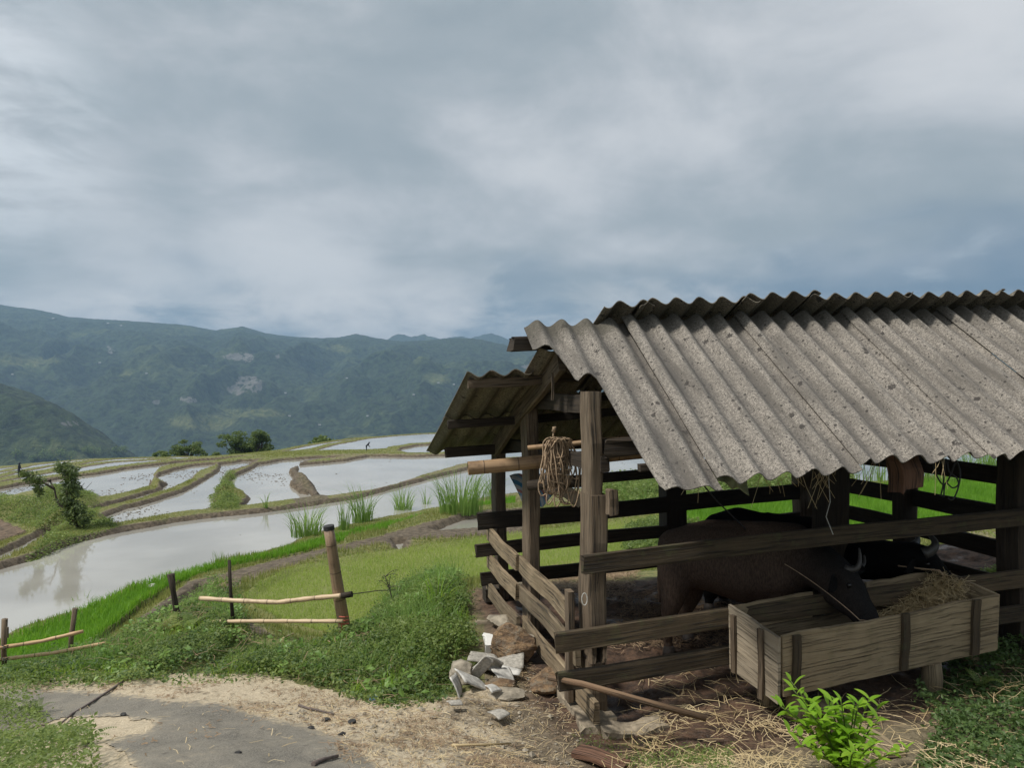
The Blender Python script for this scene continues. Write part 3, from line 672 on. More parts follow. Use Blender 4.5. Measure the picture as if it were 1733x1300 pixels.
def terrain(X, Y, full=False):
    """height of the near ground (vectorised)"""
    X = np.asarray(X, np.float32); Y = np.asarray(Y, np.float32)
    wob = 0.05 + 0.0012 * Y
    Xw = X + (fbm(X * 1.7, Y * 1.7, 3) - .5) * 2 * wob; Yw = Y + (fbm(X * 1.7 + 40, Y * 1.7, 3) - .5) * 2 * wob
    land = rbf(X, Y)
    rough = (fbm(X * 3.1, Y * 3.1, 4) - 0.5)
    land = land + rough * (0.07 - .045 * sstep(22, 40, Y))
    wr = region(Xw, Yw, WP, 2.5); lr = region(Xw, Yw, LP, 2.0)
    z = land.copy()
    for k, (lv, d) in wr.items():
        bank = lv + np.clip(d, 0, None) * (1.5 if k not in ('ditch', 'notch', 'ditch2', 'wet', 'right') else 0.9) + 0.02 * (d > 0)
        z = np.minimum(z, np.where(d > 2.4, 99, bank))
        z = np.where((d > 0) & (d < 1.0), np.maximum(z, lv + np.minimum(d * 1.2, 0.03 if abs(lv) > 4.5 else 0.12)), z)
    for k, (lv, d) in wr.items(): z = np.where(d <= 0, lv - 0.12 * sstep(0, .25, -d), z)
    for k, (lv, d) in lr.items():
        z = np.where(d < 0, lv + 0.4 * rough * 0.05 + (z - lv) * sstep(-0.25, 0, d) * .6, np.where(d < 0.5, lv + (z - lv) * sstep(-.12, .5, d), z))
    if full: return z, wr, lr
    return z
rows_ = 2.0 * 1.0042 ** np.arange(0, 945); rows_ = rows_[rows_ < 104]
ts = np.linspace(-0.92, 0.92, 1180)
Yt, Tt = np.meshgrid(rows_, ts, indexing='ij'); Xt = Tt * (Yt + 2.2)
Xt = Xt.astype(np.float32); Yt = Yt.astype(np.float32)
Zt, wr, lr = terrain(Xt, Yt, True)
pxt = CX + F * Xt / Yt; pyt = CY - F * Zt / Yt
# shed coordinates of each vertex
ax = (Xt - SO.x); ay = (Yt - SO.y); den = SA.x ** 2 + SA.y ** 2
At = (ax * SA.x + ay * SA.y) / den; Bt = ax * SB.x + ay * SB.y
nz1 = fbm(Xt * 2.3 + 5, Yt * 2.3, 4); nz2 = fbm(Xt * 9, Yt * 9, 3)
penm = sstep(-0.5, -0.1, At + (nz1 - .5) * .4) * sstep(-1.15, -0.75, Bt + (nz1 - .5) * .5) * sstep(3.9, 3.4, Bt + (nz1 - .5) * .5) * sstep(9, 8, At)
clod = sstep(.45, .8, nz2) * 0.022 * penm
Zt = Zt + clod * ((Bt > 0) | (At > 1))
wmin = np.full(Xt.shape, 99, np.float32)
for k, (lv, d) in wr.items(): wmin = np.minimum(wmin, d)
def pm(poly, j=8):
    return inpoly(pxt + (nz1 - .5) * 3 * j, pyt + (nz2 - .5) * 2 * j, poly).astype(np.float32)
CHAFF = [(-200, 1150), (0, 1150), (150, 1147), (300, 1140), (450, 1140), (560, 1170), (640, 1185), (760, 1180), (850, 1150), (900, 1180), (960, 1240), (1010, 1290), (1000, 1500), (-400, 1500), (-400, 1200)]
ROADP = [(-500, 1160), (0, 1163), (110, 1166), (200, 1172), (290, 1185), (380, 1190), (430, 1208), (510, 1226), (570, 1246), (610, 1268), (640, 1295), (655, 1340), (650, 1700), (-600, 1700)]
PATCH = [(95, 1225), (150, 1214), (262, 1222), (245, 1240), (170, 1258), (215, 1280), (232, 1310), (230, 1400), (-100, 1700), (-100, 1290)]
DIRT = [(640, 908), (700, 890), (760, 876), (850, 862), (900, 860), (900, 905), (700, 912), (560, 935), (470, 965), (410, 985), (380, 1010), (420, 1050), (470, 1080), (380, 1060), (340, 1020), (250, 1070), (230, 1050), (320, 985), (440, 955), (560, 925)]
grass = sstep(0.10, 0.22, wmin + (nz1 - .5) * .25) * (1 - penm)
grass = grass * (1 - pm(CHAFF, 6)) * (1 - pm(DIRT, 3))
grass = grass * np.where((pxt > 820) & (pyt > 985), 0.15, 1) * (1 - sstep(0.62, 0.5, nz1) * 0 - .5 * pm([(1580, 940), (1650, 890), (1800, 880), (1800, 935)], 4))
spur = pm([(480, 780), (520, 780), (560, 850), (500, 855)], 2); grass = grass * (1 - spur * .85)
midb = ((pyt > 768) & (pyt < 850) & (pxt > 560) & (pxt < 1000)).astype(np.float32); grass = grass * (1 - .5 * midb)
chaff = pm(CHAFF, 6) * (0.55 + 0.5 * sstep(.35, .6, nz1))
chaff = chaff * np.where(pxt > 700, sstep(1000, 700, pxt) * .8 + .15, 1)
dry = (lr['dry'][1] < 0).astype(np.float32)
WVG = [(-60, 1150), (130, 1112), (240, 1062), (345, 1000), (390, 1010), (440, 1105), (590, 1092), (700, 1000), (780, 990), (790, 1150), (735, 1186), (640, 1192), (560, 1168), (400, 1142), (100, 1158)]
mud = np.clip(.8 * pm(WVG, 6) + sstep(0.25, 0.08, wmin) + pm(DIRT, 3) * .9 + spur, 0, 1)  # under the verge weeds the mud tone paints shaded gaps between plants
seedm = sstep(0.02, -0.12, lr['seed'][1]); ricem = np.maximum(sstep(0.02, -0.1, lr['rice'][1]), sstep(0.05, -0.1, lr['rice2'][1]))
c1 = np.ones(Xt.shape + (4,), np.float32); c2 = c1.copy()
c1[..., 0] = grass * (1 - dry); c1[..., 1] = mud; c1[..., 2] = chaff * (1 - penm)
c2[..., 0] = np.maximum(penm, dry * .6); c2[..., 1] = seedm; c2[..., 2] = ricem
V = np.stack([Xt, Yt, Zt], -1).reshape(-1, 3); Fq = gridfaces(len(rows_), len(ts))
me = mesh_np('ground', V, Fq, smooth=True)
for nm, c in (('m1', c1), ('m2', c2)):
    a_ = me.color_attributes.new(nm, 'FLOAT_COLOR', 'POINT'); a_.data.foreach_set('color', c.reshape(-1))
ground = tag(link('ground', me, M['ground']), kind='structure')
def submesh(name, fsel, z, m):
    f = Fq[fsel]; u, inv = np.unique(f, return_inverse=True)
    v = V[u].copy(); v[:, 2] = z if np.isscalar(z) else z.reshape(-1)[u]
    return tag(link(name, mesh_np(name, v, inv.reshape(-1, 4), smooth=True), m), kind='structure')
roadm = pm(ROADP, 5) * (1 - pm(PATCH, 7))
fm = (roadm.reshape(-1)[Fq] > .5).all(1)
ro = submesh('road', fm, Zt + 0.006, M['road'])
rv = np.empty(len(ro.data.vertices) * 3, np.float32); ro.data.vertices.foreach_get('co', rv); rv = rv.reshape(-1, 3)
rpx = CX + F * rv[:, 0] / rv[:, 1]; rpy = CY - F * rv[:, 2] / rv[:, 1]
ed = np.minimum(polydist(rpx, rpy * 1.6, [(a_, b_ * 1.6) for a_, b_ in ROADP]), polydist(rpx, rpy * 1.6, [(a_, b_ * 1.6) for a_, b_ in PATCH]))
ca_ = ro.data.color_attributes.new('edge', 'FLOAT_COLOR', 'POINT'); cc_ = np.ones((len(rv), 4), np.float32); cc_[:, 0] = np.clip(ed / 60.0, 0, 1); ca_.data.foreach_set('color', cc_.ravel())
for k, (lv, d) in wr.items():
    fm = (d.reshape(-1)[Fq] < 0.30 + 0.0).any(1) & (V[Fq][:, :, 2].min(1) < lv + 0.04)
    if fm.any(): submesh('water', fm, lv, M['water'])

# fast height lookup on the built ground
def gz(X, Y):
    X = np.atleast_1d(np.asarray(X, float)); Y = np.atleast_1d(np.asarray(Y, float))
    i = np.log(np.clip(Y, 2.0, 103) / 2.0) / math.log(1.0042); t = X / (Y + 2.2)
    j = (t + 0.92) / 1.84 * (len(ts) - 1)
    i = np.clip(i, 0, len(rows_) - 1.001); j = np.clip(j, 0, len(ts) - 1.001)
    i0 = i.astype(int); j0 = j.astype(int); fi = i - i0; fj = j - j0
    return (Zt[i0, j0] * (1 - fi) * (1 - fj) + Zt[i0 + 1, j0] * fi * (1 - fj) + Zt[i0, j0 + 1] * (1 - fi) * fj + Zt[i0 + 1, j0 + 1] * fi * fj)
def lookup(A, X, Y):
    i = np.clip(np.log(np.clip(Y, 2.0, 103) / 2.0) / math.log(1.0042), 0, len(rows_) - 1).astype(int)
    j = np.clip((X / (Y + 2.2) + 0.92) / 1.84 * (len(ts) - 1), 0, len(ts) - 1).astype(int)
    return A[i, j]
def onground(px, py, D0=4.0, D1=100.0):
    """first point of the ground seen at that pixel"""
    D = np.geomspace(D0, D1, 3000); X = (px - CX) * D / F; zr = (CY - py) * D / F
    h = gz(X, D); k = np.argmax(zr < h); D = D[k]
    return Vector(((px - CX) * D / F, D, float(h[k])))

# ================================================================ the buffalo shed
SH = empty('buffalo_shed', sh(2, 1.5, -2.5), 'open timber buffalo shed with a corrugated grey fibre cement roof and plank rails', 'shed')
def zfront(a, b): return 0.54 - 0.7137 * (0.8 - b) + 0.0          # underside line of the front roof slope (before the rise along a)
def corr(name, a0, a1, pt, pb, pitch, amp=0.036, cut=None, matr=None, th=0.008, segs=14, phase=0.0, lift=(0.0, 0.0), wav=0.005):
    """one corrugated sheet; pt, pb = (b, z) of its top and bottom edges"""
    nper = 14; nc = int(round((a1 - a0) / pitch * nper)) + 1
    bt, zt = pt; bb, zb = pb
    nrm = sh(0, bb - bt, 0) - sh(0, 0, 0); slope = Vector((nrm.x, nrm.y, zb - zt)).normalized()
    along = SA.normalized(); N = along.cross(slope).normalized()
    if N.z < 0: N = -N
    top = []; bot = []; uvs = []
    for j in range(nc):
        f = j / (nc - 1); a = a0 + (a1 - a0) * f
        w = 0.5 + 0.5 * math.cos(2 * math.pi * ((a - a0 + phase) / pitch)); off = amp * (2 * w - 1)
        tm = 1.0 if cut is None else cut(a)
        lf = lift[0] * (1 - f) + lift[1] * f
        jag = (vnoise(np.array([a * 9.0 + 50]), np.array([3.0 + a0]))[0] - .5) * .035
        for i in range(segs + 1):
            t = i / segs * (tm + (jag if i == segs else 0))
            p = sh(a, bt + (bb - bt) * t, zt + (zb - zt) * t) + N * (off + lf + wav * math.sin(3 * t + a * 2 + a0))
            top.append(p); bot.append(p - N * th); uvs.append((w, t))
    v = top + bot; m = segs + 1; nt = len(top); f = []
    for j in range(nc - 1):
        for i in range(segs):
            q = [j * m + i, (j + 1) * m + i, (j + 1) * m + i + 1, j * m + i + 1]
            f.append(q); f.append([x + nt for x in reversed(q)])
        for i in (0, segs):
            q = [j * m + i, (j + 1) * m + i, (j + 1) * m + i + nt, j * m + i + nt]; f.append(q if i else q[::-1])
    for i in range(segs):
        for j in (0, nc - 1):
            q = [j * m + i, j * m + i + 1, j * m + i + 1 + nt, j * m + i + nt]; f.append(q if not j else q[::-1])
    me = mesh_np(name, [tuple(x) for x in v], f, uv=uvs + uvs)
    me.polygons.foreach_set('use_smooth', [True] * len(me.polygons))
    try: me.set_sharp_from_angle(angle=math.radians(50))
    except Exception: pass
    return link(name, me, matr or M['roof'], SH)
PITCH = 0.218
def cut0(a):
    s = sstep(-.115, -.065, a); s2 = sstep(.10, .17, a)
    return float(0.17 + .05 * (a + .3) / .2 * (a < -.1) + .22 * s + 0.60 * s2 + .02 * sstep(.2, .5, a))
fb, fz = -0.90, zfront(0, -0.90)
corr('roof_sheet', -0.31, 0.585, (0.78, 0.526), (fb - .03, fz - .02), PITCH, cut=cut0, phase=-.105, lift=(0, -.004))
bands = [(0.56, 1.665), (1.652, 2.765), (2.752, 3.86), (3.845, 4.95), (4.935, 6.05)]
for i, (a0, a1) in enumerate(bands):
    e = (0.0, .03, -.02, -.05, 0.0)[i]
    corr('roof_sheet', a0, a1, (0.79, 0.533), (fb + e, zfront(0, fb + e)), PITCH, lift=(.032, -.004), phase=-.062)
# rear slope: main sheets standing proud above the ridge
RT = (0.585, 0.665); RB = (3.62, -0.77)
tops = [(0.34, .80, .015), (0.66, 1.80, .04), (1.62, 2.42, .085), (2.30, 3.42, .045), (3.34, 4.48, .05), (4.42, 5.55, .035)]
for i, (a0, a1, up) in enumerate(tops):
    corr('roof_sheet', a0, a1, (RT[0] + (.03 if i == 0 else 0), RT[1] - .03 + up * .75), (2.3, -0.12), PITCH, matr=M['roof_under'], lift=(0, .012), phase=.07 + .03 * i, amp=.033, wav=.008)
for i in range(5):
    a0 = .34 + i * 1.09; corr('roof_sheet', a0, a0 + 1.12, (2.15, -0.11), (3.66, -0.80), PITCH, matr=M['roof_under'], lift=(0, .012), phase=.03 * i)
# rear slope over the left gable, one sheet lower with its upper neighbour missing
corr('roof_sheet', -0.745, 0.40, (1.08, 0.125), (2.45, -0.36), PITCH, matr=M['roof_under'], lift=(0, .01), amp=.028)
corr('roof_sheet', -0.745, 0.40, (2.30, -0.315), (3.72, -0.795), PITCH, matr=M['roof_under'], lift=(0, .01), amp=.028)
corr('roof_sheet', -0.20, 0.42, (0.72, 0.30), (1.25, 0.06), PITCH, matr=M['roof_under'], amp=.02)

def part(name, mb, m, smooth=False): return mb.build(name, m, SH, smooth)
def beam(name, p0, p1, w, h, m='wood_dark', **k): return part(name, MB().beam(p0, p1, w, h, **k), M[m])
# posts: (a, b, size, top z, material); z is measured before the rise along a
FL = -2.56
def post(a, b, w, top, m='wood', foot=FL, lean=(0, 0), h=None):
    return beam('post', sh(a, b, foot), sh(a + lean[0], b + lean[1], top), w, h or w, m, up=SB, seg=10, jit=.012, ragged=.01)
# front corner post, hewn, with a mortise cut through it
mb = MB()
def seg_post(z0, z1, x0, x1, d0=.0, d1=.26): mb.beam(sh((x0 + x1) / 2, (d0 + d1) / 2, z0), sh((x0 + x1) / 2, (d0 + d1) / 2, z1), x1 - x0, d1 - d0, up=SB, seg=6, jit=.010)
seg_post(FL, -2.12, 0, .13); seg_post(-2.12, -1.93, 0, .045); seg_post(-2.12, -1.93, .095, .13); seg_post(-2.12, -1.93, .045, .095, .14, .26)
seg_post(-1.93, -.85, -.005, .135); seg_post(-.85, -.06, .0, .10, .02, .24)
part('post', mb, M['wood'])
beam('post', sh(-.10, .22, FL + .1), sh(-.10, .20, -1.60), .05, .10, 'wood', up=SB)
def post2(a, b, wa, wb, top, m='wood', foot=FL, lean=0):
    return beam('post', sh(a + wa / 2, b, foot), sh(a + wa / 2 + lean, b, top), wa, wb, m, up=SB, seg=12, jit=.014, ragged=.01)
post2(0, 1.90, .115, .27, -.20, lean=-.02); post2(0, 3.22, .115, .26, -.68, foot=-2.48, lean=-.03)
post(2.21, 3.2, .26, -.66, 'wood_dark'); post(4.0, 3.15, .19, -.66, 'wood'); post(4.06, 1.45, .17, -.25, 'wood_dark'); post(4.18, 1.50, .12, -.9, 'wood')
post(4.02, 0.02, .25, -.10, 'wood_dark', foot=-2.6); post(2.74, .90, .25, .32, 'wood_dark')
# front rails, nailed outside the posts
beam('rail', sh(-.11, -.13, -1.325), sh(5.6, -.13, -1.325), .05, .14, 'wood_rail', up=(0, 0, 1), seg=18, jit=.009, ragged=.01, h1=.15)
beam('rail', sh(-.32, -.12, -1.865), sh(5.4, -.12, -1.865), .05, .15, 'wood_rail', up=(0, 0, 1), seg=18, jit=.009, ragged=.01)
beam('rail', sh(-.30, -.11, -2.155), sh(3.9, -.11, -2.155), .05, .14, 'wood_rail', up=(0, 0, 1), seg=14, jit=.012, ragged=.01)
# rear rails
for z, a0, h in ((-1.56, -.24, .19), (-1.885, -.27, .15), (-2.225, -.20, .15)):
    beam('rail', sh(a0, 3.09, z), sh(4.2, 3.09, z), .05, h, 'wood_dark', seg=14, jit=.010, ragged=.015)
beam('rail', sh(1.2, 3.30, -1.20), sh(4.2, 3.30, -1.20), .05, .12, 'wood_dark', seg=10)
# left gable rails, paler wood painting the sun on their outer faces
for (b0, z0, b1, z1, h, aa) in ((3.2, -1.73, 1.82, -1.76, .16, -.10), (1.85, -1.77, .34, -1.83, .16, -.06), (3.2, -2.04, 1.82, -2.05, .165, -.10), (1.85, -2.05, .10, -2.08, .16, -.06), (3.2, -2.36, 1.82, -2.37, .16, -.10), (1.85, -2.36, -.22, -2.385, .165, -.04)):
    beam('rail', sh(aa, b0, z0), sh(aa, b1, z1), .045, h, 'wood_gable_lit', seg=8, jit=.010, ragged=.012)
# right gable rails
for z, h in ((-1.06, .17), (-1.42, .17), (-1.74, .16), (-2.08, .16)):
    beam('rail', sh(4.12, 3.4, z), sh(4.12, -.1, z + .02), .05, h, 'wood_dark', seg=8, jit=.009)
# timbers of the roof
beam('beam', sh(-.42, .80, .365), sh(6.0, .80, .365), .13, .12, 'wood_dark', seg=16, jit=.012, ragged=.03)          # ridge
beam('beam', sh(.13, .02, -.47), sh(4.3, .02, -.43), .13, .13, 'wood_dark', seg=24, jit=.03, w1=.12, ragged=.07)   # front plate, rotten end
beam('beam', sh(-.62, 3.12, -.75), sh(4.5, 3.12, -.78), .08, .11, 'wood_dark', seg=10, ragged=.02)
for a in (0.62, 2.2, 4.0):
    beam('rafter', sh(a, -.50, zfront(a, -.50) - .19), sh(a, .80, zfront(a, .8) - .19), .06, .12, 'wood_dark', seg=6)
beam('rafter', sh(-.02, .70, .215), sh(-.02, 3.25, -.76), .06, .20, 'wood', seg=8, jit=.012)
for a in (2.2, 4.0): beam('rafter', sh(a, .80, .45), sh(a, 3.3, -.78), .06, .14, 'wood_dark', seg=6)
beam('purlin', sh(-.72, 1.17, .035), sh(.3, 1.17, .045), .05, .085, 'wood', seg=6, ragged=.01)
beam('purlin', sh(-.745, 2.13, -.375), sh(2.2, 2.13, -.33), .05, .085, 'wood_dark', seg=6, ragged=.01)
for b in (-.62, .35): beam('purlin', sh(.12, b, zfront(0, b) - .105), sh(6.0, b, zfront(0, b) - .105), .05, .05, 'wood_dark', seg=10)
for b, z in ((1.5, .19), (2.3, -.20)): beam('purlin', sh(.4, b, z), sh(5.8, b, z), .05, .05, 'wood_dark', seg=10)
beam('tie_beam', sh(.06, .10, -.16), sh(.06, 1.75, -.17), .04, .15, 'wood_dark', seg=5)
beam('tie_beam', sh(.12, .0, -.62), sh(.12, 3.2, -.70), .07, .12, 'wood_dark', seg=6)
beam('hanging_stub', sh(2.24, -.62, -.62), sh(2.27, -.62, -.90), .16, .17, 'wood_red', up=SB, seg=5, jit=.012, w1=.19, ragged=.03)
beam('tie_beam', sh(4.08, .0, -.60), sh(4.08, 3.2, -.70), .08, .15, 'wood_dark', seg=6)
beam('beam', sh(1.9, .5, -.62), sh(5.5, .9, -.64), .06, .12, 'wood_dark', seg=8)
# a nailed batten and a mortised block on the corner post
beam('batten', sh(-.10, .66, .10), sh(-.10, .66, -.13), .02, .02, 'wood', up=SB, seg=3)
beam('block', sh(.13, -.10, -.80), sh(.13, -.10, -.98), .07, .09, 'wood', up=SB, seg=3, jit=.003, ragged=.01)
beam('block', sh(.02, 3.2, -2.50), sh(.02, 3.2, -2.36), .34, .20, 'wood_dark', up=SB, seg=3)
# small ring of wire in the corner post
mb = MB(); c = sh(-.09, -.11, -1.585); 
mb.tube([c + Vector((.02 * math.cos(t), -.004, .045 * math.sin(t))) for t in np.linspace(0, 2 * math.pi, 16)], .0035, 5)
part('wire_ring', mb, M['cord_white'])

# ---------------------------------------------------------------- things hung in the shed
bp = MB(); pts = [P(792, 793, 7.15), P(860, 787, 7.2), P(930, 780, 7.25), P(1010, 773, 7.32), P(1100, 764, 7.42)]
bp.tube(pts, .064, 16, caps=False); bp.tube(pts, .052, 16, caps=False)
o = bp.build('bamboo_pole', M['bamboo'], smooth=True)
tag(o, 'thick cracked bamboo pole laid through the left gable with its open end sticking out', 'bamboo pole')
o = MB().tube([P(893, 758, 6.62), P(960, 752, 6.6), P(1046, 743, 6.55), P(1075, 740, 6.55)], .020, 8, r1=.026).build('thin_pole', M['bamboo'], smooth=True)
tag(o, 'thin weathered pole from which the coil of brown rope hangs', 'pole')
o = MB().tube([P(893, 822, 6.95), P(950, 817, 6.9), P(1012, 812, 6.8)], .045, 8, r1=.06).build('rough_log', M['wood_dark'], smooth=True)
tag(o, 'rough short log lying level behind the hanging coil of rope', 'log')
# coil of rope
def arc0(p0, p1, p2, n=12): return [p0 * (1 - t) ** 2 + p1 * 2 * t * (1 - t) + p2 * t * t for t in np.linspace(0, 1, n)]
rc = MB(); rs = random.Random(5)
top = P(940, 750, 6.55)
for k in range(34):
    big_ = k % 7 == 0; w = rs.uniform(.07, .13) if big_ else rs.uniform(.02, .06); h = rs.uniform(.45, .60) if big_ else rs.uniform(.24, .50)
    x0 = rs.uniform(-.07, .09); x1 = x0 + rs.uniform(-.06, .08); dy = rs.uniform(-.05, .05); p1, p2, p3 = (rs.uniform(0, 6.28) for _ in range(3)); pts = []
    for i in range(25):
        t = i / 24 * 2 * math.pi; c_ = (1 - math.cos(t)) / 2; s_ = math.sin(t)
        pts.append(top + Vector((x0 * (1 - c_) * .8 + x1 * c_ + w * (1 if s_ > 0 else -1) * abs(s_) ** .6 + .014 * math.sin(2 * t + p1) + .008 * math.sin(5 * t + p2), dy + .03 * s_ + .014 * math.sin(3 * t + p3), .035 - h * c_ + .016 * math.sin(2 * t + p2))))
    rc.tube(pts, .0065, 5)
for k in range(5):
    z0 = -.10 - .06 * k; rc.tube([top + Vector((.01 + .075 * math.cos(t), .055 * math.sin(t) - .01, z0 + .02 * math.sin(t + k))) for t in np.linspace(0, 6.283, 14)], .006, 5)
for k in range(4): rc.tube(arc0(top + Vector((-.06 + .05 * k, -.03, -.35)), top + Vector((-.12 + .09 * k, -.05, -.66 - .04 * (k % 2))), top + Vector((.02 + .06 * k, -.02, -.40))), .006, 5)
rc.tube([top + Vector((-.01, -.02, .0)), top + Vector((-.02, -.02, .06)), top + Vector((-.015, -.02, .11))], .008, 5)
rc.tube([top + Vector((-.02, -.02, .095)), top + Vector((-.01, -.02, .125)), top + Vector((-.012, -.02, .14))], .018, 6)
o = rc.build('rope_coil', M['rope'], smooth=True); tag(o, 'tangled coil of brown rope hanging from the thin pole at the left gable', 'rope')
# striped tarp over the rear rail
tv = []; tf = []; tu = []; nx, ny = 14, 10
cs = [P(862, 805, 9.15), P(965, 800, 9.3), P(925, 852, 9.05), P(893, 868, 8.95)]
for j in range(ny):
    for i in range(nx):
        u, w = i / (nx - 1), j / (ny - 1)
        p = cs[0].lerp(cs[1], u).lerp(cs[3].lerp(cs[2], u), w); p.y += .05 * math.sin(u * 9 + w * 4); p.z += .015 * math.sin(u * 14)
        tv.append(p); tu.append((u, w * .9 + (1 - u) * 1.1))
o = link('tarp', mesh_np('tarp', [tuple(p) for p in tv], gridfaces(ny, nx), uv=tu, smooth=True), M['tarp'])
so = o.modifiers.new('thick', 'SOLIDIFY'); so.thickness = .004
tag(o, 'blue white and red striped plastic tarp bunched behind the left gable posts', 'tarp')
o = MB().beam(P(950, 828, 7.7), P(985, 850, 7.6), .02, .13, seg=4).build('pale_board', M['concrete']); tag(o, 'short pale board leaning behind the coil of rope', 'board')
# sack under the eave
def sheet_obj(name, corners, nx, ny, mat_, fn, th=.004, uv=None):
    vs = []; us = []
    for j in range(ny):
        for i in range(nx):
            u, w = i / (nx - 1), j / (ny - 1)
            p = corners[0].lerp(corners[1], u).lerp(corners[3].lerp(corners[2], u), w) + fn(u, w); vs.append(tuple(p)); us.append((u, w))
    o = link(name, mesh_np(name, vs, gridfaces(ny, nx), uv=us, smooth=True), mat_)
    m_ = o.modifiers.new('thick', 'SOLIDIFY'); m_.thickness = th; return o
o = sheet_obj('sack', [P(1205, 790, 5.35), P(1268, 788, 5.4), P(1266, 836, 5.4), P(1215, 815, 5.35)], 14, 10, M['sack'], lambda u, w: Vector((0, .05 * math.sin(u * 7 + w * 3), .012 * math.sin(u * 11))), .006)
tag(o, 'crumpled green grey sack tucked under the front eave', 'sack')
# loops of black cable on the right
cb = MB()
for (pts_) in ([(1577, 775), (1583, 800), (1595, 820), (1605, 812), (1614, 790), (1618, 776)], [(1603, 778), (1606, 798), (1618, 808), (1622, 820), (1612, 826), (1600, 818), (1597, 842)], [(1618, 778), (1625, 800), (1621, 828), (1612, 846), (1604, 843)], [(1601, 776), (1598, 800), (1596, 822), (1592, 840)]):
    q = [P(x, y, 5.9) for x, y in pts_]; fine = []
    for i in range(len(q) - 1):
        a_, b_, c_, d_ = q[max(i - 1, 0)], q[i], q[i + 1], q[min(i + 2, len(q) - 1)]
        for t in (0, .25, .5, .75): fine.append(.5 * ((2 * b_) + (c_ - a_) * t + (2 * a_ - 5 * b_ + 4 * c_ - d_) * t * t + (3 * b_ - a_ - 3 * c_ + d_) * t ** 3))
    fine.append(q[-1]); cb.tube(fine, .006, 5)
o = cb.build('cable_loop', M['cable'], smooth=True); tag(o, 'thin black cable hanging in loops under the eave at the right', 'cable')
# frayed straw and strings hanging from the eave
fr = MB(); rs = random.Random(8)
for (x, n_) in ((1300, 5), (1325, 5), (1390, 9), (1410, 6), (1475, 6), (1185, 2), (1595, 4), (1345, 3)):
    for k in range(n_):
        p = P(x + rs.uniform(-14, 14), (798 if x < 1400 else 780) + rs.uniform(-6, 4), 5.5); L = rs.uniform(.08, .28); dx = rs.uniform(-.12, .12)
        fr.tube([p, p + Vector((dx * .3, 0, -L * .4)), p + Vector((dx, .01, -L))], .0018, 3)
tag(fr.build('straw_wisps', M['straw']), 'wisps of dry straw hanging loose from the front eave', 'straw', kind='stuff')
o = MB().tube([P(1185, 815, 5.6), P(1215, 850, 5.9), P(1262, 896, 6.3)], .006, 5).build('tether', M['cable']); tag(o, 'dark tether cord running from the eave down to the brown buffalo', 'cord')
o = MB().tube([P(1402, 800, 6.0), P(1405, 850, 6.0), P(1398, 875, 6.0), P(1410, 905, 6.0)], .003, 4).build('string', M['cord_white']); tag(o, 'pale string dangling in front of the middle post', 'string')

# ================================================================ feeding trough
TR = empty('feeding_trough', P(1500, 1160, 5.8), 'long wooden plank feed trough on log stumps in front of the shed rails', 'trough')
FLt, FLb = P(1322, 1078, 5.47), P(1325, 1180, 5.47)      # front left top, bottom
FRt, FRb = P(1688, 1008, 6.16), P(1684, 1100, 6.16)
BLt, BLb = P(1240, 1024, 5.93), P(1240, 1130, 5.93)
BRt = FRt + (BLt - FLt); BRb = FRb + (BLb - FLb)
def plank(name, pa, pb, pc, pd, t, m, nrm, seg=10, wob=.006, parent=TR, top_wob=0.0):
    """pa,pb upper edge; pd,pc lower edge (pd under pa); t thickness"""
    vs = []; us = []; uo = random.uniform(0, 40); vo = random.uniform(0, 40); L = (pb - pa).length; H = (pa - pd).length; r = random.Random(int(uo * 99))
    for i in range(seg + 1):
        u = i / seg; tu = pa.lerp(pb, u); tl = pd.lerp(pc, u)
        tu = tu + Vector((0, 0, r.uniform(-wob, wob) + top_wob * math.sin(u * 9 + uo))); tl = tl + Vector((0, 0, r.uniform(-wob, wob) * .5)); n_ = nrm * (r.uniform(-1, 1) * .003)
        for k, (p, s_) in enumerate(((tl, 0), (tl, 1), (tu, 1), (tu, 0))):
            vs.append(p + n_ + nrm * (t * (s_ - .5))); us.append((uo + L * u, vo + (0 if k < 2 else H) + (k in (1, 2)) * .0))
    f = []
    for i in range(seg):
        for k in range(4):
            j = (k + 1) % 4; f.append([i * 4 + k, i * 4 + j, (i + 1) * 4 + j, (i + 1) * 4 + k])
    f.append([3, 2, 1, 0]); f.append([seg * 4 + k for k in range(4)])
    return link(name, mesh_np(name, [tuple(p) for p in vs], f, uv=us), M[m], parent)
nf = ((FRt - FLt).cross(FLb - FLt)).normalized(); nf = nf if nf.y < 0 else -nf
ne = ((BLt - FLt).cross(FLb - FLt)).normalized(); ne = ne if ne.x < 0 else -ne
G = .004
def sub(a, b, t): return a.lerp(b, t)
h1 = .60
plank('plank', FLt, FRt, sub(FRt, FRb, h1 - .02), sub(FLt, FLb, h1), .025, 'wood_trough', nf, 14, .007, top_wob=.010)
plank('plank', sub(FLt, FLb, h1) - Vector((0, 0, G)), sub(FRt, FRb, h1 - .02) - Vector((0, 0, G)), FRb, FLb, .025, 'wood_trough', nf, 14, .004)
# left end panel, three boards, set on the outside
E = ne * .02
a1, b1 = BLt + E - (FLt - BLt) * .02, FLt + E + (FLt - BLt) * .01
a2, b2 = BLb + E, P(1322, 1192, 5.47) + E
plank('end_board', a1, b1, sub(b1, b2, .40), sub(a1, a2, .36), .025, 'wood_trough_end_lit', ne, 6, .006)
plank('end_board', sub(a1, a2, .37), sub(b1, b2, .41), sub(b1, b2, .72), sub(a1, a2, .62), .025, 'wood_trough_end_lit', ne, 6, .003)
plank('end_board', sub(a1, a2, .63), sub(b1, b2, .73), b2, a2, .025, 'wood_trough_end_lit', ne, 6, .006)
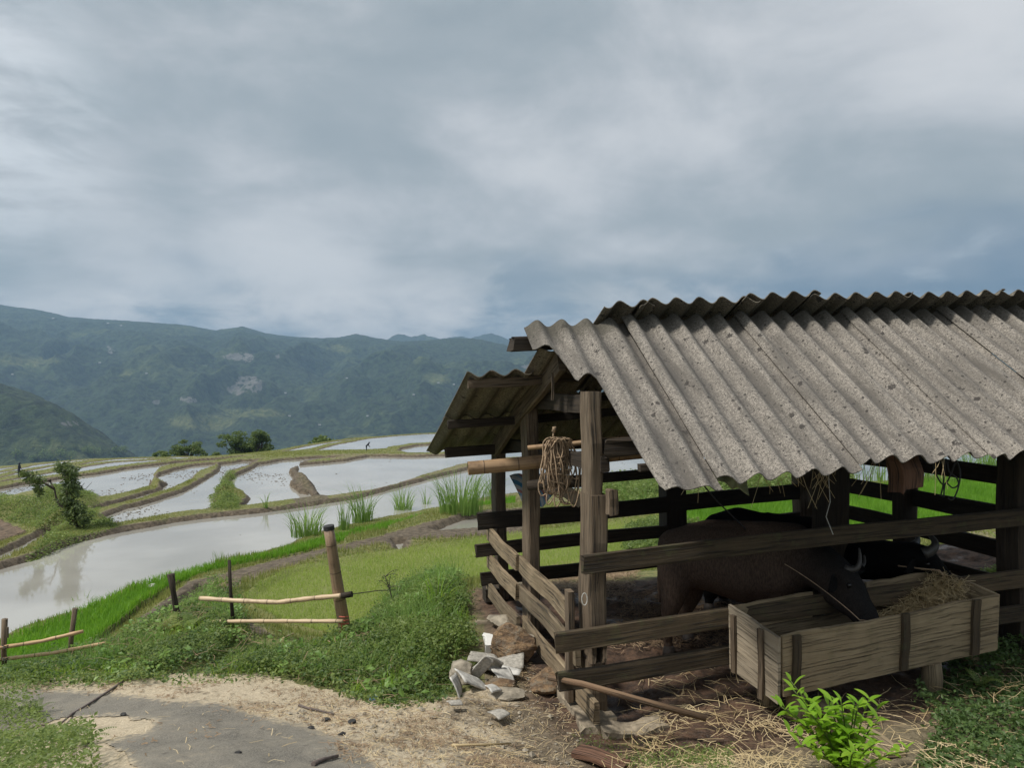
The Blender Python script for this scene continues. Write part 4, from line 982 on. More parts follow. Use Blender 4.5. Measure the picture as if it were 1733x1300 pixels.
# right end, back boards, floor
plank('end_board', BRt - ne * .02, FRt - ne * .02, FRb - ne * .02, BRb - ne * .02, .025, 'wood_trough', ne, 5)
nb = nf
plank('plank', sub(BLt, BLb, .02), sub(BLt, BRt, .36) , sub(sub(BLt, BRt, .36), sub(BLb, BRb, .36), .42), sub(BLt, BLb, .42), .022, 'wood_trough', nb, 6, .006)
plank('plank', sub(BLt, BRt, .62), BRt, sub(BRt, BRb, .42), sub(sub(BLt, BRt, .62), sub(BLb, BRb, .62), .42), .022, 'wood_trough', nb, 6, .01)
plank('plank', sub(BLt, BLb, .44), sub(BRt, BRb, .44), BRb, BLb, .022, 'wood_trough', nb, 8, .004)
up_ = Vector((0, 0, .05))
vs = [FLb + up_, FRb + up_, BRb + up_, BLb + up_]
plank('bottom_board', BLb + up_, BRb + up_, FRb + up_, FLb + up_, .025, 'wood_trough', Vector((0, 0, 1)), 4, .0)
# battens on the front and the end
def batten(pt, pb, n_, w, m='wood_rail', out=.026):
    MB().beam(pt + n_ * out, pb + n_ * out, w, .025, up=n_, seg=5, jit=.004).build('batten', M[m], TR)
for (xt, yt, xb, yb, w) in ((.055, 0, .045, 1.0, .065), (.535, -.01, .53, .98, .07), (.88, -.02, .875, .98, .075)):
    batten(sub(sub(FLt, FRt, xt), sub(FLb, FRb, xt), yt), sub(sub(FLt, FRt, xb), sub(FLb, FRb, xb), yb), nf, w)
for (u, y0, y1) in ((.13, .10, 1.0), (.70, .02, 1.08)):
    batten(sub(sub(a1, b1, u), sub(a2, b2, u), y0), sub(sub(a1, b1, u), sub(a2, b2, u), y1), ne, .045, 'wood')
for (px, py, D, r) in ((1345, 1172, 5.62, .075), (1300, 1150, 5.85, .05), (1575, 1120, 5.98, .08), (1640, 1100, 6.4, .07)):
    p = P(px, py, D); g = float(gz(p.x, p.y)[0])
    MB().tube([Vector((p.x, p.y, g - .05)), Vector((p.x + .01, p.y, (g + p.z) / 2)), p], r, 12, r1=r * .92).build('stump', M['wood_trough'], TR, True)

# ================================================================ buffaloes
def capsule_body(name, parts, m, parent, vox=.022, smooth=8):
    """parts: lists of (point, radius); spheres swept along each list, fused into one continuous skin"""
    vs = []; fs = []
    import bmesh
    bm = bmesh.new()
    for chain in parts:
        for (p0, r0), (p1, r1) in zip(chain[:-1], chain[1:]):
            L = (p1 - p0).length; n_ = max(2, int(L / (min(r0, r1) * .28)))
            for i in range(n_ + 1):
                t = i / n_; tt = t * t * (3 - 2 * t) * .5 + t * .5
                c = p0.lerp(p1, t); r = r0 + (r1 - r0) * tt
                bmesh.ops.create_icosphere(bm, subdivisions=2, radius=r, matrix=Matrix.Translation(c))
    me = bpy.data.meshes.new(name); bm.to_mesh(me); bm.free()
    o = bpy.data.objects.new(name, me); COL.objects.link(o)
    r = o.modifiers.new('r', 'REMESH'); r.mode = 'VOXEL'; r.voxel_size = vox
    s = o.modifiers.new('s', 'SMOOTH'); s.factor = .6; s.iterations = smooth
    dg = bpy.context.evaluated_depsgraph_get(); dg.update()
    new = bpy.data.meshes.new_from_object(o.evaluated_get(dg)); bpy.data.objects.remove(o)
    new.polygons.foreach_set('use_smooth', [True] * len(new.polygons)); new.name = name
    return link(name, new, m, parent)
def fade_tube(pts, r0, r1, n=8):
    m_ = MB(); m_.tube(pts, r0, n, r1=r1); return m_
def arc(p0, p1, p2, n=10):
    return [p0 * (1 - t) ** 2 + p1 * 2 * t * (1 - t) + p2 * t * t for t in np.linspace(0, 1, n)]
def ear(name, p, d, L, w, m, parent):
    d = d.normalized(); s = d.cross(Vector((0, 1, 0.2))).normalized(); u = d.cross(s)
    mb = MB(); vs = []; us = []; rows = []
    for i, t in enumerate(np.linspace(0, 1, 7)):
        ww = w * math.sin(math.pi * (t * .85 + .12)) ** .8
        for x in (-1, -.5, 0, .5, 1): vs.append(p + d * L * t + s * ww * x + u * (w * .5 * (abs(x) ** 1.5)))
    o = link(name, mesh_np(name, [tuple(v) for v in vs], gridfaces(7, 5), smooth=True), m, parent)
    q = o.modifiers.new('t', 'SOLIDIFY'); q.thickness = .012; return o
def ball(name, p, r, m, parent, sc=(1, 1, 1)):
    import bmesh
    bm = bmesh.new(); bmesh.ops.create_uvsphere(bm, u_segments=14, v_segments=10, radius=r)
    bmesh.ops.scale(bm, vec=sc, verts=bm.verts); bmesh.ops.translate(bm, vec=p, verts=bm.verts)
    me = bpy.data.meshes.new(name); bm.to_mesh(me); bm.free(); me.polygons.foreach_set('use_smooth', [True] * len(me.polygons))
    return link(name, me, m, parent)
def leg(x, y, D, segs):
    """chain down to the ground from pixel-placed joints"""
    return [(P(a, b, d), r) for a, b, d, r in segs]
def gnd(px, D): X = (px - CX) * D / F; return float(gz(X, D)[0])
def foot(px, D, dz=0.0): return Vector(((px - CX) * D / F, D, gnd(px, D) + dz))
# nearer, brown
B1 = empty('water_buffalo', foot(1230, 7.0), 'brown water buffalo standing nearest the front rails with its head lowered into the trough', 'buffalo', 'water buffaloes in the shed')
hip = P(1152, 935, 7.18); thN = P(1140, 1005, 7.02); hkN = P(1131, 1052, 7.02); thF = P(1170, 1000, 7.30); hkF = P(1158, 1050, 7.36)
parts = [
 [(P(1158, 945, 7.18), .27), (P(1205, 943, 7.08), .325), (P(1262, 953, 6.98), .37), (P(1318, 955, 6.86), .35), (P(1356, 945, 6.74), .27), (P(1385, 957, 6.56), .20), (P(1405, 972, 6.36), .185), (P(1420, 984, 6.22), .165)],
 [(P(1142, 925, 7.22), .17), (P(1200, 915, 7.12), .20), (P(1290, 915, 6.92), .18), (P(1345, 915, 6.78), .16)],
 [(P(1418, 982, 6.22), .170), (P(1434, 1000, 6.09), .150), (P(1450, 1024, 5.98), .118), (P(1462, 1041, 5.92), .108), (P(1469, 1052, 5.88), .095)],
 [(P(1426, 976, 6.10), .085), (P(1436, 990, 6.02), .075)], [(P(1412, 1000, 6.16), .12), (P(1434, 1024, 6.02), .09)],
 [(P(1146, 960, 7.05), .19), (thN, .125), (P(1134, 1032, 6.99), .085), (hkN, .062), (P(1130, 1066, 7.0), .052), (foot(1131, 7.02, .10), .045), (foot(1132, 7.0, .05), .052)],
 [(P(1165, 960, 7.30), .18), (thF, .12), (P(1160, 1030, 7.34), .08), (hkF, .06), (P(1160, 1066, 7.34), .05), (foot(1163, 7.32, .10), .045), (foot(1164, 7.30, .05), .052)],
 [(P(1325, 985, 6.74), .16), (P(1318, 1035, 6.72), .085), (P(1314, 1060, 6.72), .062), (foot(1313, 6.72, .25), .05), (foot(1313, 6.72, .10), .045), (foot(1312, 6.70, .05), .052)],
 [(P(1330, 985, 6.98), .15), (P(1335, 1035, 6.98), .08), (P(1338, 1060, 6.98), .06), (foot(1340, 6.96, .25), .048), (foot(1340, 6.96, .10), .045), (foot(1340, 6.94, .05), .052)],
]
capsule_body('body', parts, M['hide_brown'], B1)
ear('ear', P(1408, 976, 6.06), Vector((-.35, -.55, -.30)), .20, .055, M['hide_black'], B1)
ear('ear', P(1437, 962, 6.30), Vector((.6, .35, -.1)), .18, .05, M['hide_black'], B1)
fade_tube(arc(P(1430, 962, 6.10), P(1462, 975, 6.0), P(1454, 928, 6.12), 12), .030, .007).build('horn', M['horn'], B1, True)
fade_tube(arc(P(1436, 964, 6.34), P(1470, 965, 6.5), P(1462, 940, 6.55), 12), .032, .008).build('horn', M['horn'], B1, True)
ball('eye', P(1437, 991, 5.945), .019, M['eye'], B1)
ball('muzzle', P(1473, 1055, 5.85), .070, M['muzzle'], B1, (1, 1, .8))
for px, D in ((1132, 7.0), (1164, 7.30), (1312, 6.70), (1340, 6.94)):
    q = foot(px, D); MB().tube([q + Vector((0, -.02, -.01)), q + Vector((0, 0, .075))], .068, 10, r1=.048).build('hoof', M['hoof'], B1, True)
fade_tube(arc(P(1124, 925, 7.3), P(1112, 960, 7.35), P(1117, 1020, 7.3), 12), .028, .012).build('tail', M['hide_brown'], B1, True)
h = MB(); h.tube(arc(P(1328, 955, 6.42), P(1380, 985, 6.12), P(1440, 1036, 5.83), 10), .0032, 5); h.tube([P(1440, 1036, 5.83), P(1455, 1050, 5.80), P(1478, 1052, 5.78)], .0035, 5)
h.build('halter_rope', M['rope'], B1)
# farther, black
B2 = empty('water_buffalo', foot(1300, 8.0), 'black water buffalo standing behind the brown one, its head over the hay', 'buffalo', 'water buffaloes in the shed')
parts = [
 [(P(1215, 926, 8.25), .29), (P(1300, 922, 8.05), .345), (P(1385, 930, 7.80), .33), (P(1430, 938, 7.5), .25), (P(1475, 946, 7.2), .205), (P(1512, 948, 6.98), .175), (P(1540, 945, 6.82), .15)],
 [(P(1215, 895, 8.25), .17), (P(1250, 888, 8.15), .19), (P(1330, 905, 7.95), .17)],
 [(P(1540, 945, 6.82), .15), (P(1560, 945, 6.72), .125), (P(1578, 960, 6.60), .10), (P(1594, 976, 6.48), .082), (P(1606, 988, 6.40), .07)],
 [(P(1210, 950, 8.12), .17), (P(1203, 1000, 8.1), .10), (foot(1200, 8.1, .25), .055), (foot(1200, 8.1, .05), .052)],
 [(P(1225, 950, 8.4), .17), (P(1225, 1000, 8.4), .10), (foot(1225, 8.4, .25), .055), (foot(1225, 8.4, .05), .052)],
 [(P(1390, 960, 7.7), .15), (P(1388, 1000, 7.7), .08), (foot(1386, 7.7, .2), .05), (foot(1386, 7.7, .05), .052)],
 [(P(1395, 955, 7.98), .15), (P(1398, 1000, 7.98), .08), (foot(1400, 7.98, .2), .05), (foot(1400, 7.98, .05), .052)],
]
capsule_body('body', parts, M['hide_black'], B2)
fade_tube(arc(P(1563, 938, 6.62), P(1602, 925, 6.55), P(1564, 899, 6.72), 14), .055, .008).build('horn', M['horn'], B2, True)
fade_tube(arc(P(1545, 925, 6.95), P(1560, 915, 7.2), P(1548, 897, 7.25), 12), .045, .010).build('horn', M['horn'], B2, True)
ear('ear', P(1545, 950, 6.62), Vector((-.5, -.4, -.25)), .19, .05, M['hide_black'], B2)
ball('eye', P(1570, 955, 6.49), .018, M['eye'], B2)
ball('muzzle', P(1612, 990, 6.33), .05, M['muzzle'], B2, (1, 1, .8))
for px, D in ((1200, 8.1), (1225, 8.4), (1386, 7.7), (1400, 7.98)):
    q = foot(px, D); MB().tube([q + Vector((0, -.02, -.01)), q + Vector((0, 0, .075))], .066, 10, r1=.048).build('hoof', M['hoof'], B2, True)
fade_tube(arc(P(1188, 905, 8.4), P(1176, 940, 8.45), P(1180, 1000, 8.4), 10), .026, .012).build('tail', M['hide_black'], B2, True)
h = MB(); h.tube([P(1520, 958, 6.70), P(1560, 963, 6.52), P(1590, 966, 6.40)], .007, 5); h.tube([P(1590, 966, 6.40), P(1597, 975, 6.37), P(1590, 988, 6.38)], .007, 5)
h.build('halter_rope', M['rope'], B2)

# ================================================================ fences
def bam(pts, r, m, parent, name='rail', n=8, nodes=None):
    q = []
    for i in range(len(pts) - 1):
        for t in (0, .25, .5, .75): q.append(pts[i].lerp(pts[i + 1], t))
    q.append(pts[-1]); nd = {i: 1.18 for i in range(1, len(q) - 1, 2)}
    return MB().tube(q, r, n, nodes=nd).build(name, M[m], parent, True)
F1 = empty('bamboo_fence', P(585, 1080, 8.9), 'bamboo fence with one thick leaning post and two pale rails beside the seedling paddy', 'fence')
mb = MB(); pl = [P(556, 893, 8.75), P(561, 925, 8.77), P(567, 965, 8.8), P(574, 1010, 8.84), P(581, 1050, 8.88), P(590, 1100, 8.92)]
mb.tube(pl, .058, 14, r1=.074, nodes={0: .98, 3: 1.04}); mb.build('post', M['bamboo_post'], F1, True)
MB().tube([P(556, 890, 8.75), P(557, 897, 8.755)], .062, 14).build('post_cap', M['coal'], F1)
bam([P(338, 1013, 9.3), P(395, 1017, 9.15), P(470, 1020, 8.95), P(530, 1013, 8.8), P(596, 1007, 8.68)], .026, 'bamboo_pale', F1)
MB().tube([P(578, 1009, 8.68), P(596, 1006, 8.66)], .034, 8).build('rail_end', M['wood_dark'], F1, True)
bam([P(358, 1053, 9.3), P(420, 1052, 9.1), P(500, 1052, 8.9), P(581, 1052, 8.70)], .022, 'bamboo_pale', F1)
MB().tube([P(388, 948, 9.45), P(390, 1000, 9.4), P(397, 1085, 9.35)], .020, 8, r1=.026).build('post', M['wood_dark'], F1, True)
lash = MB()
for y in (1044, 1050, 1056): lash.tube([P(574, y, 8.72), P(583, y + 1, 8.70), P(590, y, 8.78)], .006, 5)
lash.tube([P(578, 1056, 8.70), P(579, 1070, 8.74)], .006, 5)
lash.build('lashing', simple('red_string', (0.55, 0.12, 0.08), 0.7), F1)
MB().tube([P(596, 1006, 8.9), P(640, 1000, 9.6), P(670, 999, 10.0)], .006, 5).build('wire', M['twig'], F1)
F2 = empty('bamboo_fence', P(60, 1130, 8.9), 'low fence of two orange bamboo rails on grey stakes at the far left', 'fence')
for (x0, y0, x1, y1, D, r) in ((8, 1048, 8, 1150, 8.7, .032), (127, 1030, 118, 1132, 9.1, .030)):
    MB().tube([P(x0, y0, D), P((x0 + x1) / 2 - 2, (y0 + y1) / 2, D), P(x1, y1, D)], r, 8, r1=r * .9).build('post', M['wood'], F2, True)
bam([P(-60, 1106, 8.4), P(0, 1097, 8.62), P(70, 1086, 8.8), P(141, 1069, 8.95)], .020, 'bamboo_orange', F2)
bam([P(-60, 1125, 8.4), P(0, 1117, 8.62), P(90, 1106, 8.85), P(186, 1088, 9.1)], .020, 'bamboo_orange', F2)
MB().tube([P(13, 1062, 8.6), P(13, 1080, 8.6)], .012, 5).build('peg', M['wood'], F2)
lash = MB()
for (x, y, D) in ((8, 1095, 8.62), (8, 1116, 8.62), (120, 1104, 9.0)):
    lash = MB(); lash.tube([P(x - 5, y - 2, D - .05), P(x + 1, y, D - .08), P(x + 6, y - 2, D - .03), P(x + 3, y, D + .04), P(x - 4, y + 2, D - .03), P(x + 1, y + 3, D - .08), P(x + 6, y + 1, D - .03)], .006, 5); lash.build('lashing', M['cable'], F2)

mb = MB(); mb.tube([P(289, 972, 10.4), P(293, 1000, 10.4), P(298, 1030, 10.4), P(306, 1062, 10.4)], .036, 8, nodes={0: 1.5, 2: 1.15})
tag(mb.build('wooden_stake', M['wood_dark'], smooth=True), 'dark crooked stake standing alone beside the narrow ditch', 'stake')
for i, (pts, r, m, lab) in enumerate((
    ([(240, 1062), (245, 1080), (247, 1092)], .012, 'straw', 'short pale bent stick upright in the weeds beside the ditch'),
    ([(362, 985), (355, 998), (340, 1005), (330, 1018)], .010, 'bamboo_pale', 'curved pale cane beside the end of the upper bamboo rail'),
    ([(478, 1082), (485, 1078), (496, 1073)], .014, 'straw', 'short pale stick on bare soil behind the fence weeds'),
    ([(218, 1150), (190, 1170), (150, 1196), (122, 1213), (101, 1231)], .013, 'twig', 'long purple grey twig lying across the asphalt road'),
    ([(506, 1198), (522, 1203), (540, 1207), (566, 1213)], .010, 'twig', 'dark twig on the pale chaff at the road edge'),
    ([(530, 1300), (548, 1292), (572, 1286)], .014, 'twig', 'brown stick on the asphalt at the bottom of the photo'),
    ([(765, 1266), (820, 1265), (865, 1263)], .009, 'straw', 'long thin straw coloured stick on the dirt below the rubble'))):
    mb = MB(); q = []
    for (x, y) in pts:
        g = onground(x, y, 3.0); q.append(g + Vector((0, 0, r + .004)) if i > 2 else P(x, y, g.y - .12))
    mb.tube(q, r, 6, r1=r * .6); tag(mb.build('stick', M[m], smooth=True), lab, 'stick')
q = [P(930, 1148, 5.75), P(985, 1158, 5.42), P(1090, 1188, 5.35), P(1195, 1216, 5.28)]
tag(MB().tube(q, .021, 8, r1=.026).build('rod', M['stick'], smooth=True), 'smooth brown pole leaning from the stone slab past the front corner post', 'pole')
def board_on(name, pts, w, t, m, lab, cat='board'):
    a_, b_ = [onground(*p_, 3.0) + Vector((0, 0, t / 2 + .01)) for p_ in pts]
    tag(MB().beam(a_, b_, w, t, seg=6, jit=.006, ragged=.01).build(name, M[m]), lab, cat)
board_on('board', ((1385, 1195), (1515, 1285)), .14, .03, 'wood_trough', 'pale plank lying in the straw under the trough behind the bright green shrub')
board_on('board', ((975, 1277), (1060, 1306)), .15, .035, 'wood_red', 'flat reddish weathered board at the bottom edge near the green weeds')

# ================================================================ stones and rubble
def rock(px, py, w, h, d, lab, m='stone', seed=0, rot=0.0, sink=.25, cat='stone', flat=1.0, name='stone', D=None, tilt=0.0):
    import bmesh
    g = onground(px, py, 3.0) if D is None else P(px, py, D)
    bm = bmesh.new(); bmesh.ops.create_icosphere(bm, subdivisions=4, radius=1)
    r = np.random.RandomState(seed); ns = [Vector(r.normal(size=3)).normalized() for _ in range(11)]; off = [r.uniform(.5, .85) for _ in ns]
    for v in bm.verts:
        p = v.co.normalized()
        k = min([1.0] + [o_ / max(p.dot(n_), 1e-3) for n_, o_ in zip(ns, off) if p.dot(n_) > 0])
        a = float(fbm(np.array([p.x * 2.6 + seed + p.z]), np.array([p.y * 2.6 + p.z * 2.3]), 5)[0]) - .5; a2 = abs(math.sin(p.z * 9 + p.x * 3 + seed + 3 * a)) ** 3
        p = p * (k * (1 + .22 * a - .05 * a2)); v.co = Vector((p.x * w / 2, p.y * d / 2, p.z * h / 2 * flat))
    bmesh.ops.rotate(bm, verts=bm.verts, cent=(0, 0, 0), matrix=Matrix.Rotation(rot, 3, 'Z') @ Matrix.Rotation(tilt, 3, 'X'))
    bmesh.ops.translate(bm, verts=bm.verts, vec=g + Vector((0, d * .1, h / 2 - h * sink)))
    me = bpy.data.meshes.new(name); bm.to_mesh(me); bm.free(); me.polygons.foreach_set('use_smooth', [True] * len(me.polygons))
    try: me.set_sharp_from_angle(angle=math.radians(32))
    except Exception: pass
    return tag(link(name, me, M[m]), lab, cat)
rock(868, 1122, .40, .40, .62, 'large orange brown boulder at the foot of the middle gable post', 'stone', 3, rot=.5, sink=.22)
rock(886, 1108, .26, .10, .20, 'flat pale wedge stone resting on the orange boulder', 'stone_grey', 5, sink=-.9, D=7.05, cat='stone')
rock(925, 1168, .42, .16, .50, 'flat buff slab of stone below the left gable rail beside the brown pole', 'stone', 8, rot=-.5, sink=.15)
rock(848, 1108, .26, .14, .22, 'small orange stone between the boulder and the white rubble', 'stone', 11, sink=.2)
rock(848, 1168, .40, .10, .26, 'flat brown stone beneath the broken white roofing pieces', 'stone', 14, sink=.2)
rock(782, 1150, .26, .2, .40, 'mossy grey rock at the left of the rubble half hidden by weeds', 'stone_grey', 17, sink=.25)
rock(855, 1182, .36, .06, .24, 'thin grey slab lying flat in front of the rubble', 'stone_grey', 21, sink=.1)
rock(258, 998, .22, .12, .2, 'white lump of stone on the bank above the bright rice', 'shard', 23, sink=.2)
rock(850, 1065, .40, .16, .35, 'grey brown rubble stone behind the boulder by the rear gable post', 'stone_grey', 27, sink=.1)
# concrete footings
fo = empty('concrete_footing', sh(-.3, 3.0, -2.5), 'low worn concrete footing under the rear left corner of the shed', 'footing')
mb = MB(); mb.beam(P(822, 1014, 9.6) + Vector((0, .0, -.10)), P(838, 1062, 7.95) + Vector((0, 0, -.10)), .46, .26, seg=8, jit=.03, ragged=.04)
mb.build('slab', M['concrete'], fo)
mb = MB(); mb.beam(P(822, 1080, 7.9), P(830, 1108, 7.2), .10, .20, seg=5, jit=.02, ragged=.02); mb.build('whitewashed_edge', M['white'], fo)
mb = MB(); a_ = onground(955, 1178, 3.0); b_ = onground(1000, 1252, 3.0); c_ = onground(1125, 1238, 3.0)
mb.beam(a_ + Vector((.06, 0, -.0)), b_ + Vector((.04, .10, -.03)), .22, .16, seg=8, jit=.018, ragged=.03)
mb.beam(b_ + Vector((.10, .10, -.03)), c_ + Vector((0, .12, -.05)), .20, .13, seg=8, jit=.022, ragged=.03)
tag(mb.build('concrete_kerb', M['concrete']), 'crumbling concrete kerb under the front corner post', 'kerb')
tag(MB().beam(sh(.03, -.01, -2.62), sh(.03, -.01, -2.49), .26, .24, up=SB, seg=3, jit=.012).build('footing_block', M['concrete']), 'small concrete block beneath the front corner post', 'block')
# broken roofing pieces
def shard(px, py, D, L, W, rx, ry, rz, m, seed, lab, curve=.010):
    r = np.random.RandomState(seed); nx_, ny_ = 12, 7; vs = []
    R_ = (Matrix.Rotation(rz, 4, 'Z') @ Matrix.Rotation(rx, 4, 'X') @ Matrix.Rotation(ry, 4, 'Y'))
    e0, e1, e2, e3 = r.uniform(-.4, .4, 4)
    for j in range(ny_):
        for i in range(nx_):
            u, w = i / (nx_ - 1) - .5, j / (ny_ - 1) - .5
            x = u * L * (1 + e0 * w) + w * e1 * L * .3 + r.uniform(-.004, .004) * (j in (0, ny_ - 1)); y = w * W * (1 + e2 * u) + r.uniform(-.006, .006) * (i in (0, nx_ - 1)); z = curve * math.cos(w * 3.0 + e3 * .5)
            vs.append(tuple(P(px, py, D) + (R_ @ Vector((x, y, z)))))
    o = link('roof_fragment', mesh_np('roof_fragment', vs, gridfaces(ny_, nx_), smooth=True), M[m])
    q = o.modifiers.new('t', 'SOLIDIFY'); q.thickness = .010
    return tag(o, lab, 'roof fragment', 'broken roofing pieces heaped left of the shed')
rad = math.radians
def gD(px, py): return onground(px, py, 3.0).y
for (px, py, L, W, rx, ry, rz, m, seed, lift, lab) in (
    (774, 1160, .22, .12, 1.1, .25, 1.3, 'shard', 1, .06, 'pointed white roofing piece standing at the left end of the heap'),
    (800, 1152, .26, .12, .3, .55, .5, 'shard', 2, .06, 'white curved roofing piece leaning between the pointed one and the long grey one'),
    (808, 1138, .30, .075, .6, 1.15, 1.9, 'shard_grey', 3, .13, 'long grey roofing piece propped upright across the heap'),
    (828, 1128, .26, .15, .35, .75, 1.8, 'shard', 4, .11, 'white ribbed roofing piece sloping down at the middle of the heap'),
    (850, 1132, .30, .08, .2, .1, -.35, 'shard', 5, .08, 'long thin white roofing strip at the right of the heap'),
    (853, 1143, .15, .11, .5, .2, .5, 'shard', 6, .05, 'small square white roofing chip below the long strip'),
    (818, 1113, .24, .12, .2, .2, .2, 'shard_grey', 7, .06, 'grey roofing piece lying at the top of the heap by the weeds'),
    (862, 1122, .24, .14, .3, -.1, .3, 'shard_grey', 8, .07, 'dull grey roofing piece beneath the boulder'),
    (834, 1165, .10, .07, .3, .2, .9, 'shard', 9, .02, 'tiny white roofing crumb in front of the heap'),
    (770, 1190, .09, .05, .2, .1, .4, 'shard_grey', 10, .01, 'small grey roofing chip on the dirt at the weed edge'),
    (845, 1208, .12, .09, .1, .1, .9, 'shard_grey', 12, .02, 'thin grey flake lying alone on the bare dirt'),
    (862, 1092, .16, .10, .6, .5, .9, 'shard', 13, .07, 'white fragment caught behind the gable rails')):
    D = gD(px, py + 14); q = P(px, py, D)
    shard(px, py, D, L * 1.1, W * 1.35, rx, ry, rz, m, seed, lab)
rs = random.Random(3)
for i, (x, y, r, m, lab) in enumerate(((597, 1226, .035, 'coal', 'black lump of charcoal on the road edge'), (578, 1247, .03, 'coal', 'dark clod at the rim of the asphalt'), (527, 1236, .028, 'coal', 'small black clod on the asphalt'), (553, 1222, .03, 'coal', 'larger charcoal lump where the chaff meets the asphalt'), (403, 1278, .022, 'coal', 'small black stone in the middle of the asphalt'), (632, 1187, .05, 'blue', 'scrap of blue plastic at the lower edge of the weeds'), (645, 1206, .02, 'shard', 'white pebble below the blue scrap'), (208, 1213, .03, 'coal', 'dark leaf litter lump beside the long twig'))):
    g = onground(x, y, 3.0); rock(x, y, r * 2, r * 1.1, r * 1.6, lab, m, 40 + i, sink=.2, cat='lump', name='lump')

# ================================================================ vegetation
def blades(name, base, h, w, lean, m, segs=2, parent=None, kind=None, seed=0, curve=1.0, yaw=None):
    """many grass blades: base (N,3), h (N), w (N), lean (N) outward bend"""
    r = np.random.RandomState(seed); N = len(base); base = np.asarray(base, np.float32)
    an = r.uniform(0, 2 * np.pi, N) if yaw is None else yaw
    d = np.stack([np.cos(an), np.sin(an), np.zeros(N)], -1); fa = r.uniform(0, 2 * np.pi, N)
    s = np.stack([np.cos(fa), np.sin(fa), np.zeros(N)], -1)
    V = []; 
    for k in range(segs + 1):
        t = k / segs; wd = w * (1 - t ** 1.6) if k < segs else w * 0.02
        c = base + d * (lean * t ** (1.6 + curve))[:, None] + np.array([0, 0, 1.0]) * (h * (t - .28 * curve * (lean / np.maximum(h, 1e-3)) ** 1 * t ** 3))[:, None]
        V.append(c - s * (wd / 2)[:, None] if np.ndim(wd) else c); V.append(c + s * (wd / 2)[:, None] if np.ndim(wd) else c)
    V = np.stack(V, 1)                                          # N, 2(segs+1), 3
    m2 = 2 * (segs + 1); idx = np.arange(N)[:, None] * m2
    f = np.concatenate([np.stack([idx[:, 0] + 2 * k, idx[:, 0] + 2 * k + 1, idx[:, 0] + 2 * k + 3, idx[:, 0] + 2 * k + 2], -1) for k in range(segs)], 0)
    o = link(name, mesh_np(name, V.reshape(-1, 3), f), m, parent)
    if kind: tag(o, kind=kind)
    return o
def leaves(name, c, L, m, parent=None, kind=None, seed=0, ratio=.5, updir=.5, fold=.25):
    """many small leaves, each two quads folded along the rib"""
    r = np.random.RandomState(seed); N = len(c); c = np.asarray(c, np.float32)
    d = r.normal(size=(N, 3)); d[:, 2] = d[:, 2] * .5 ; d /= np.linalg.norm(d, axis=1)[:, None]
    n = r.normal(size=(N, 3)) * (1 - updir) + np.array([0, 0, 1.0]) * updir; n -= d * (n * d).sum(1)[:, None]; n /= np.linalg.norm(n, axis=1)[:, None] + 1e-6
    s = np.cross(d, n); L = L[:, None]; W = L * ratio / 2
    p0 = c - d * L * .5; p1 = c + d * L * .5 - n * L * .10; q1 = c - d * L * .05 + s * W + n * W * fold; q2 = c - d * L * .05 - s * W + n * W * fold; mid = c + n * 0 
    V = np.stack([p0, q1, p1, q2, mid], 1); i = np.arange(N) * 5
    f = np.concatenate([np.stack([i, i + 1, i + 2, i + 4], -1), np.stack([i, i + 4, i + 2, i + 3], -1)], 0)
    o = link(name, mesh_np(name, V.reshape(-1, 3), f), m, parent)
    if kind: tag(o, kind=kind)
    return o
def scatter(n, x0, x1, y0, y1, cond, seed):
    r = np.random.RandomState(seed); X = r.uniform(x0, x1, n); Y = r.uniform(y0, y1, n)
    Z = gz(X, Y); px = CX + F * X / Y; py = CY - F * Z / Y
    k = cond(X, Y, px, py, r); return X[k], Y[k], Z[k]
def scatter_px(n, poly, D0, seed, dens=None, jitter=0):
    """random points on the ground inside a traced outline, even per ground area"""
    r = np.random.RandomState(seed); pts = [onground(*p_, D0) for p_ in poly]
    x0, x1 = min(p.x for p in pts) - .3, max(p.x for p in pts) + .3; y0, y1 = max(2.1, min(p.y for p in pts) - .3), max(p.y for p in pts) + .4
    return scatter(n, x0, x1, y0, y1, lambda X, Y, px, py, q: inpoly(px + q.normal(size=len(px)) * jitter, py + q.normal(size=len(px)) * jitter * .6, poly) & ((dens is None) or dens(X, Y, q)), seed)

# rice strips
def inlp(k, mar=0.03):
    z_, p_ = LP[k]
    return lambda X, Y, px, py, q: (lookup(lr[k][1], X, Y) < -mar)
X, Y, Z = scatter(520000, -11, 3, 8.5, 25, inlp('rice', 0.0), 1)
k = RS.rand(len(X)) < np.clip(1.25 - Y / 30, .3, 1); X, Y, Z = X[k], Y[k], Z[k]
hh = .12 + .06 * fbm(X * 2, Y * 2, 3) + RS.normal(size=len(X)) * .02
tag(blades('rice_plants', np.stack([X, Y, Z - .01], -1), hh, np.full(len(X), .0085) + Y * .0004, np.abs(RS.normal(size=len(X))) * .06, M['rice'], 2, seed=2, curve=.3), kind='stuff', label='dense bright green strip of young rice between the big pond and the mud path', cat='rice')
X, Y, Z = scatter(500000, 1, 24, 14, 34, inlp('rice2', 0.0), 3)
k = RS.rand(len(X)) < .7; X, Y, Z = X[k], Y[k], Z[k]
hh = .20 + .08 * fbm(X * 2, Y * 2, 3)
tag(blades('rice_plants', np.stack([X, Y, Z - .01], -1), hh, np.full(len(X), .018), np.abs(RS.normal(size=len(X))) * .06, M['rice'], 2, seed=4, curve=.3), kind='stuff', label='bright green young rice seen behind the shed rails on the right', cat='rice')
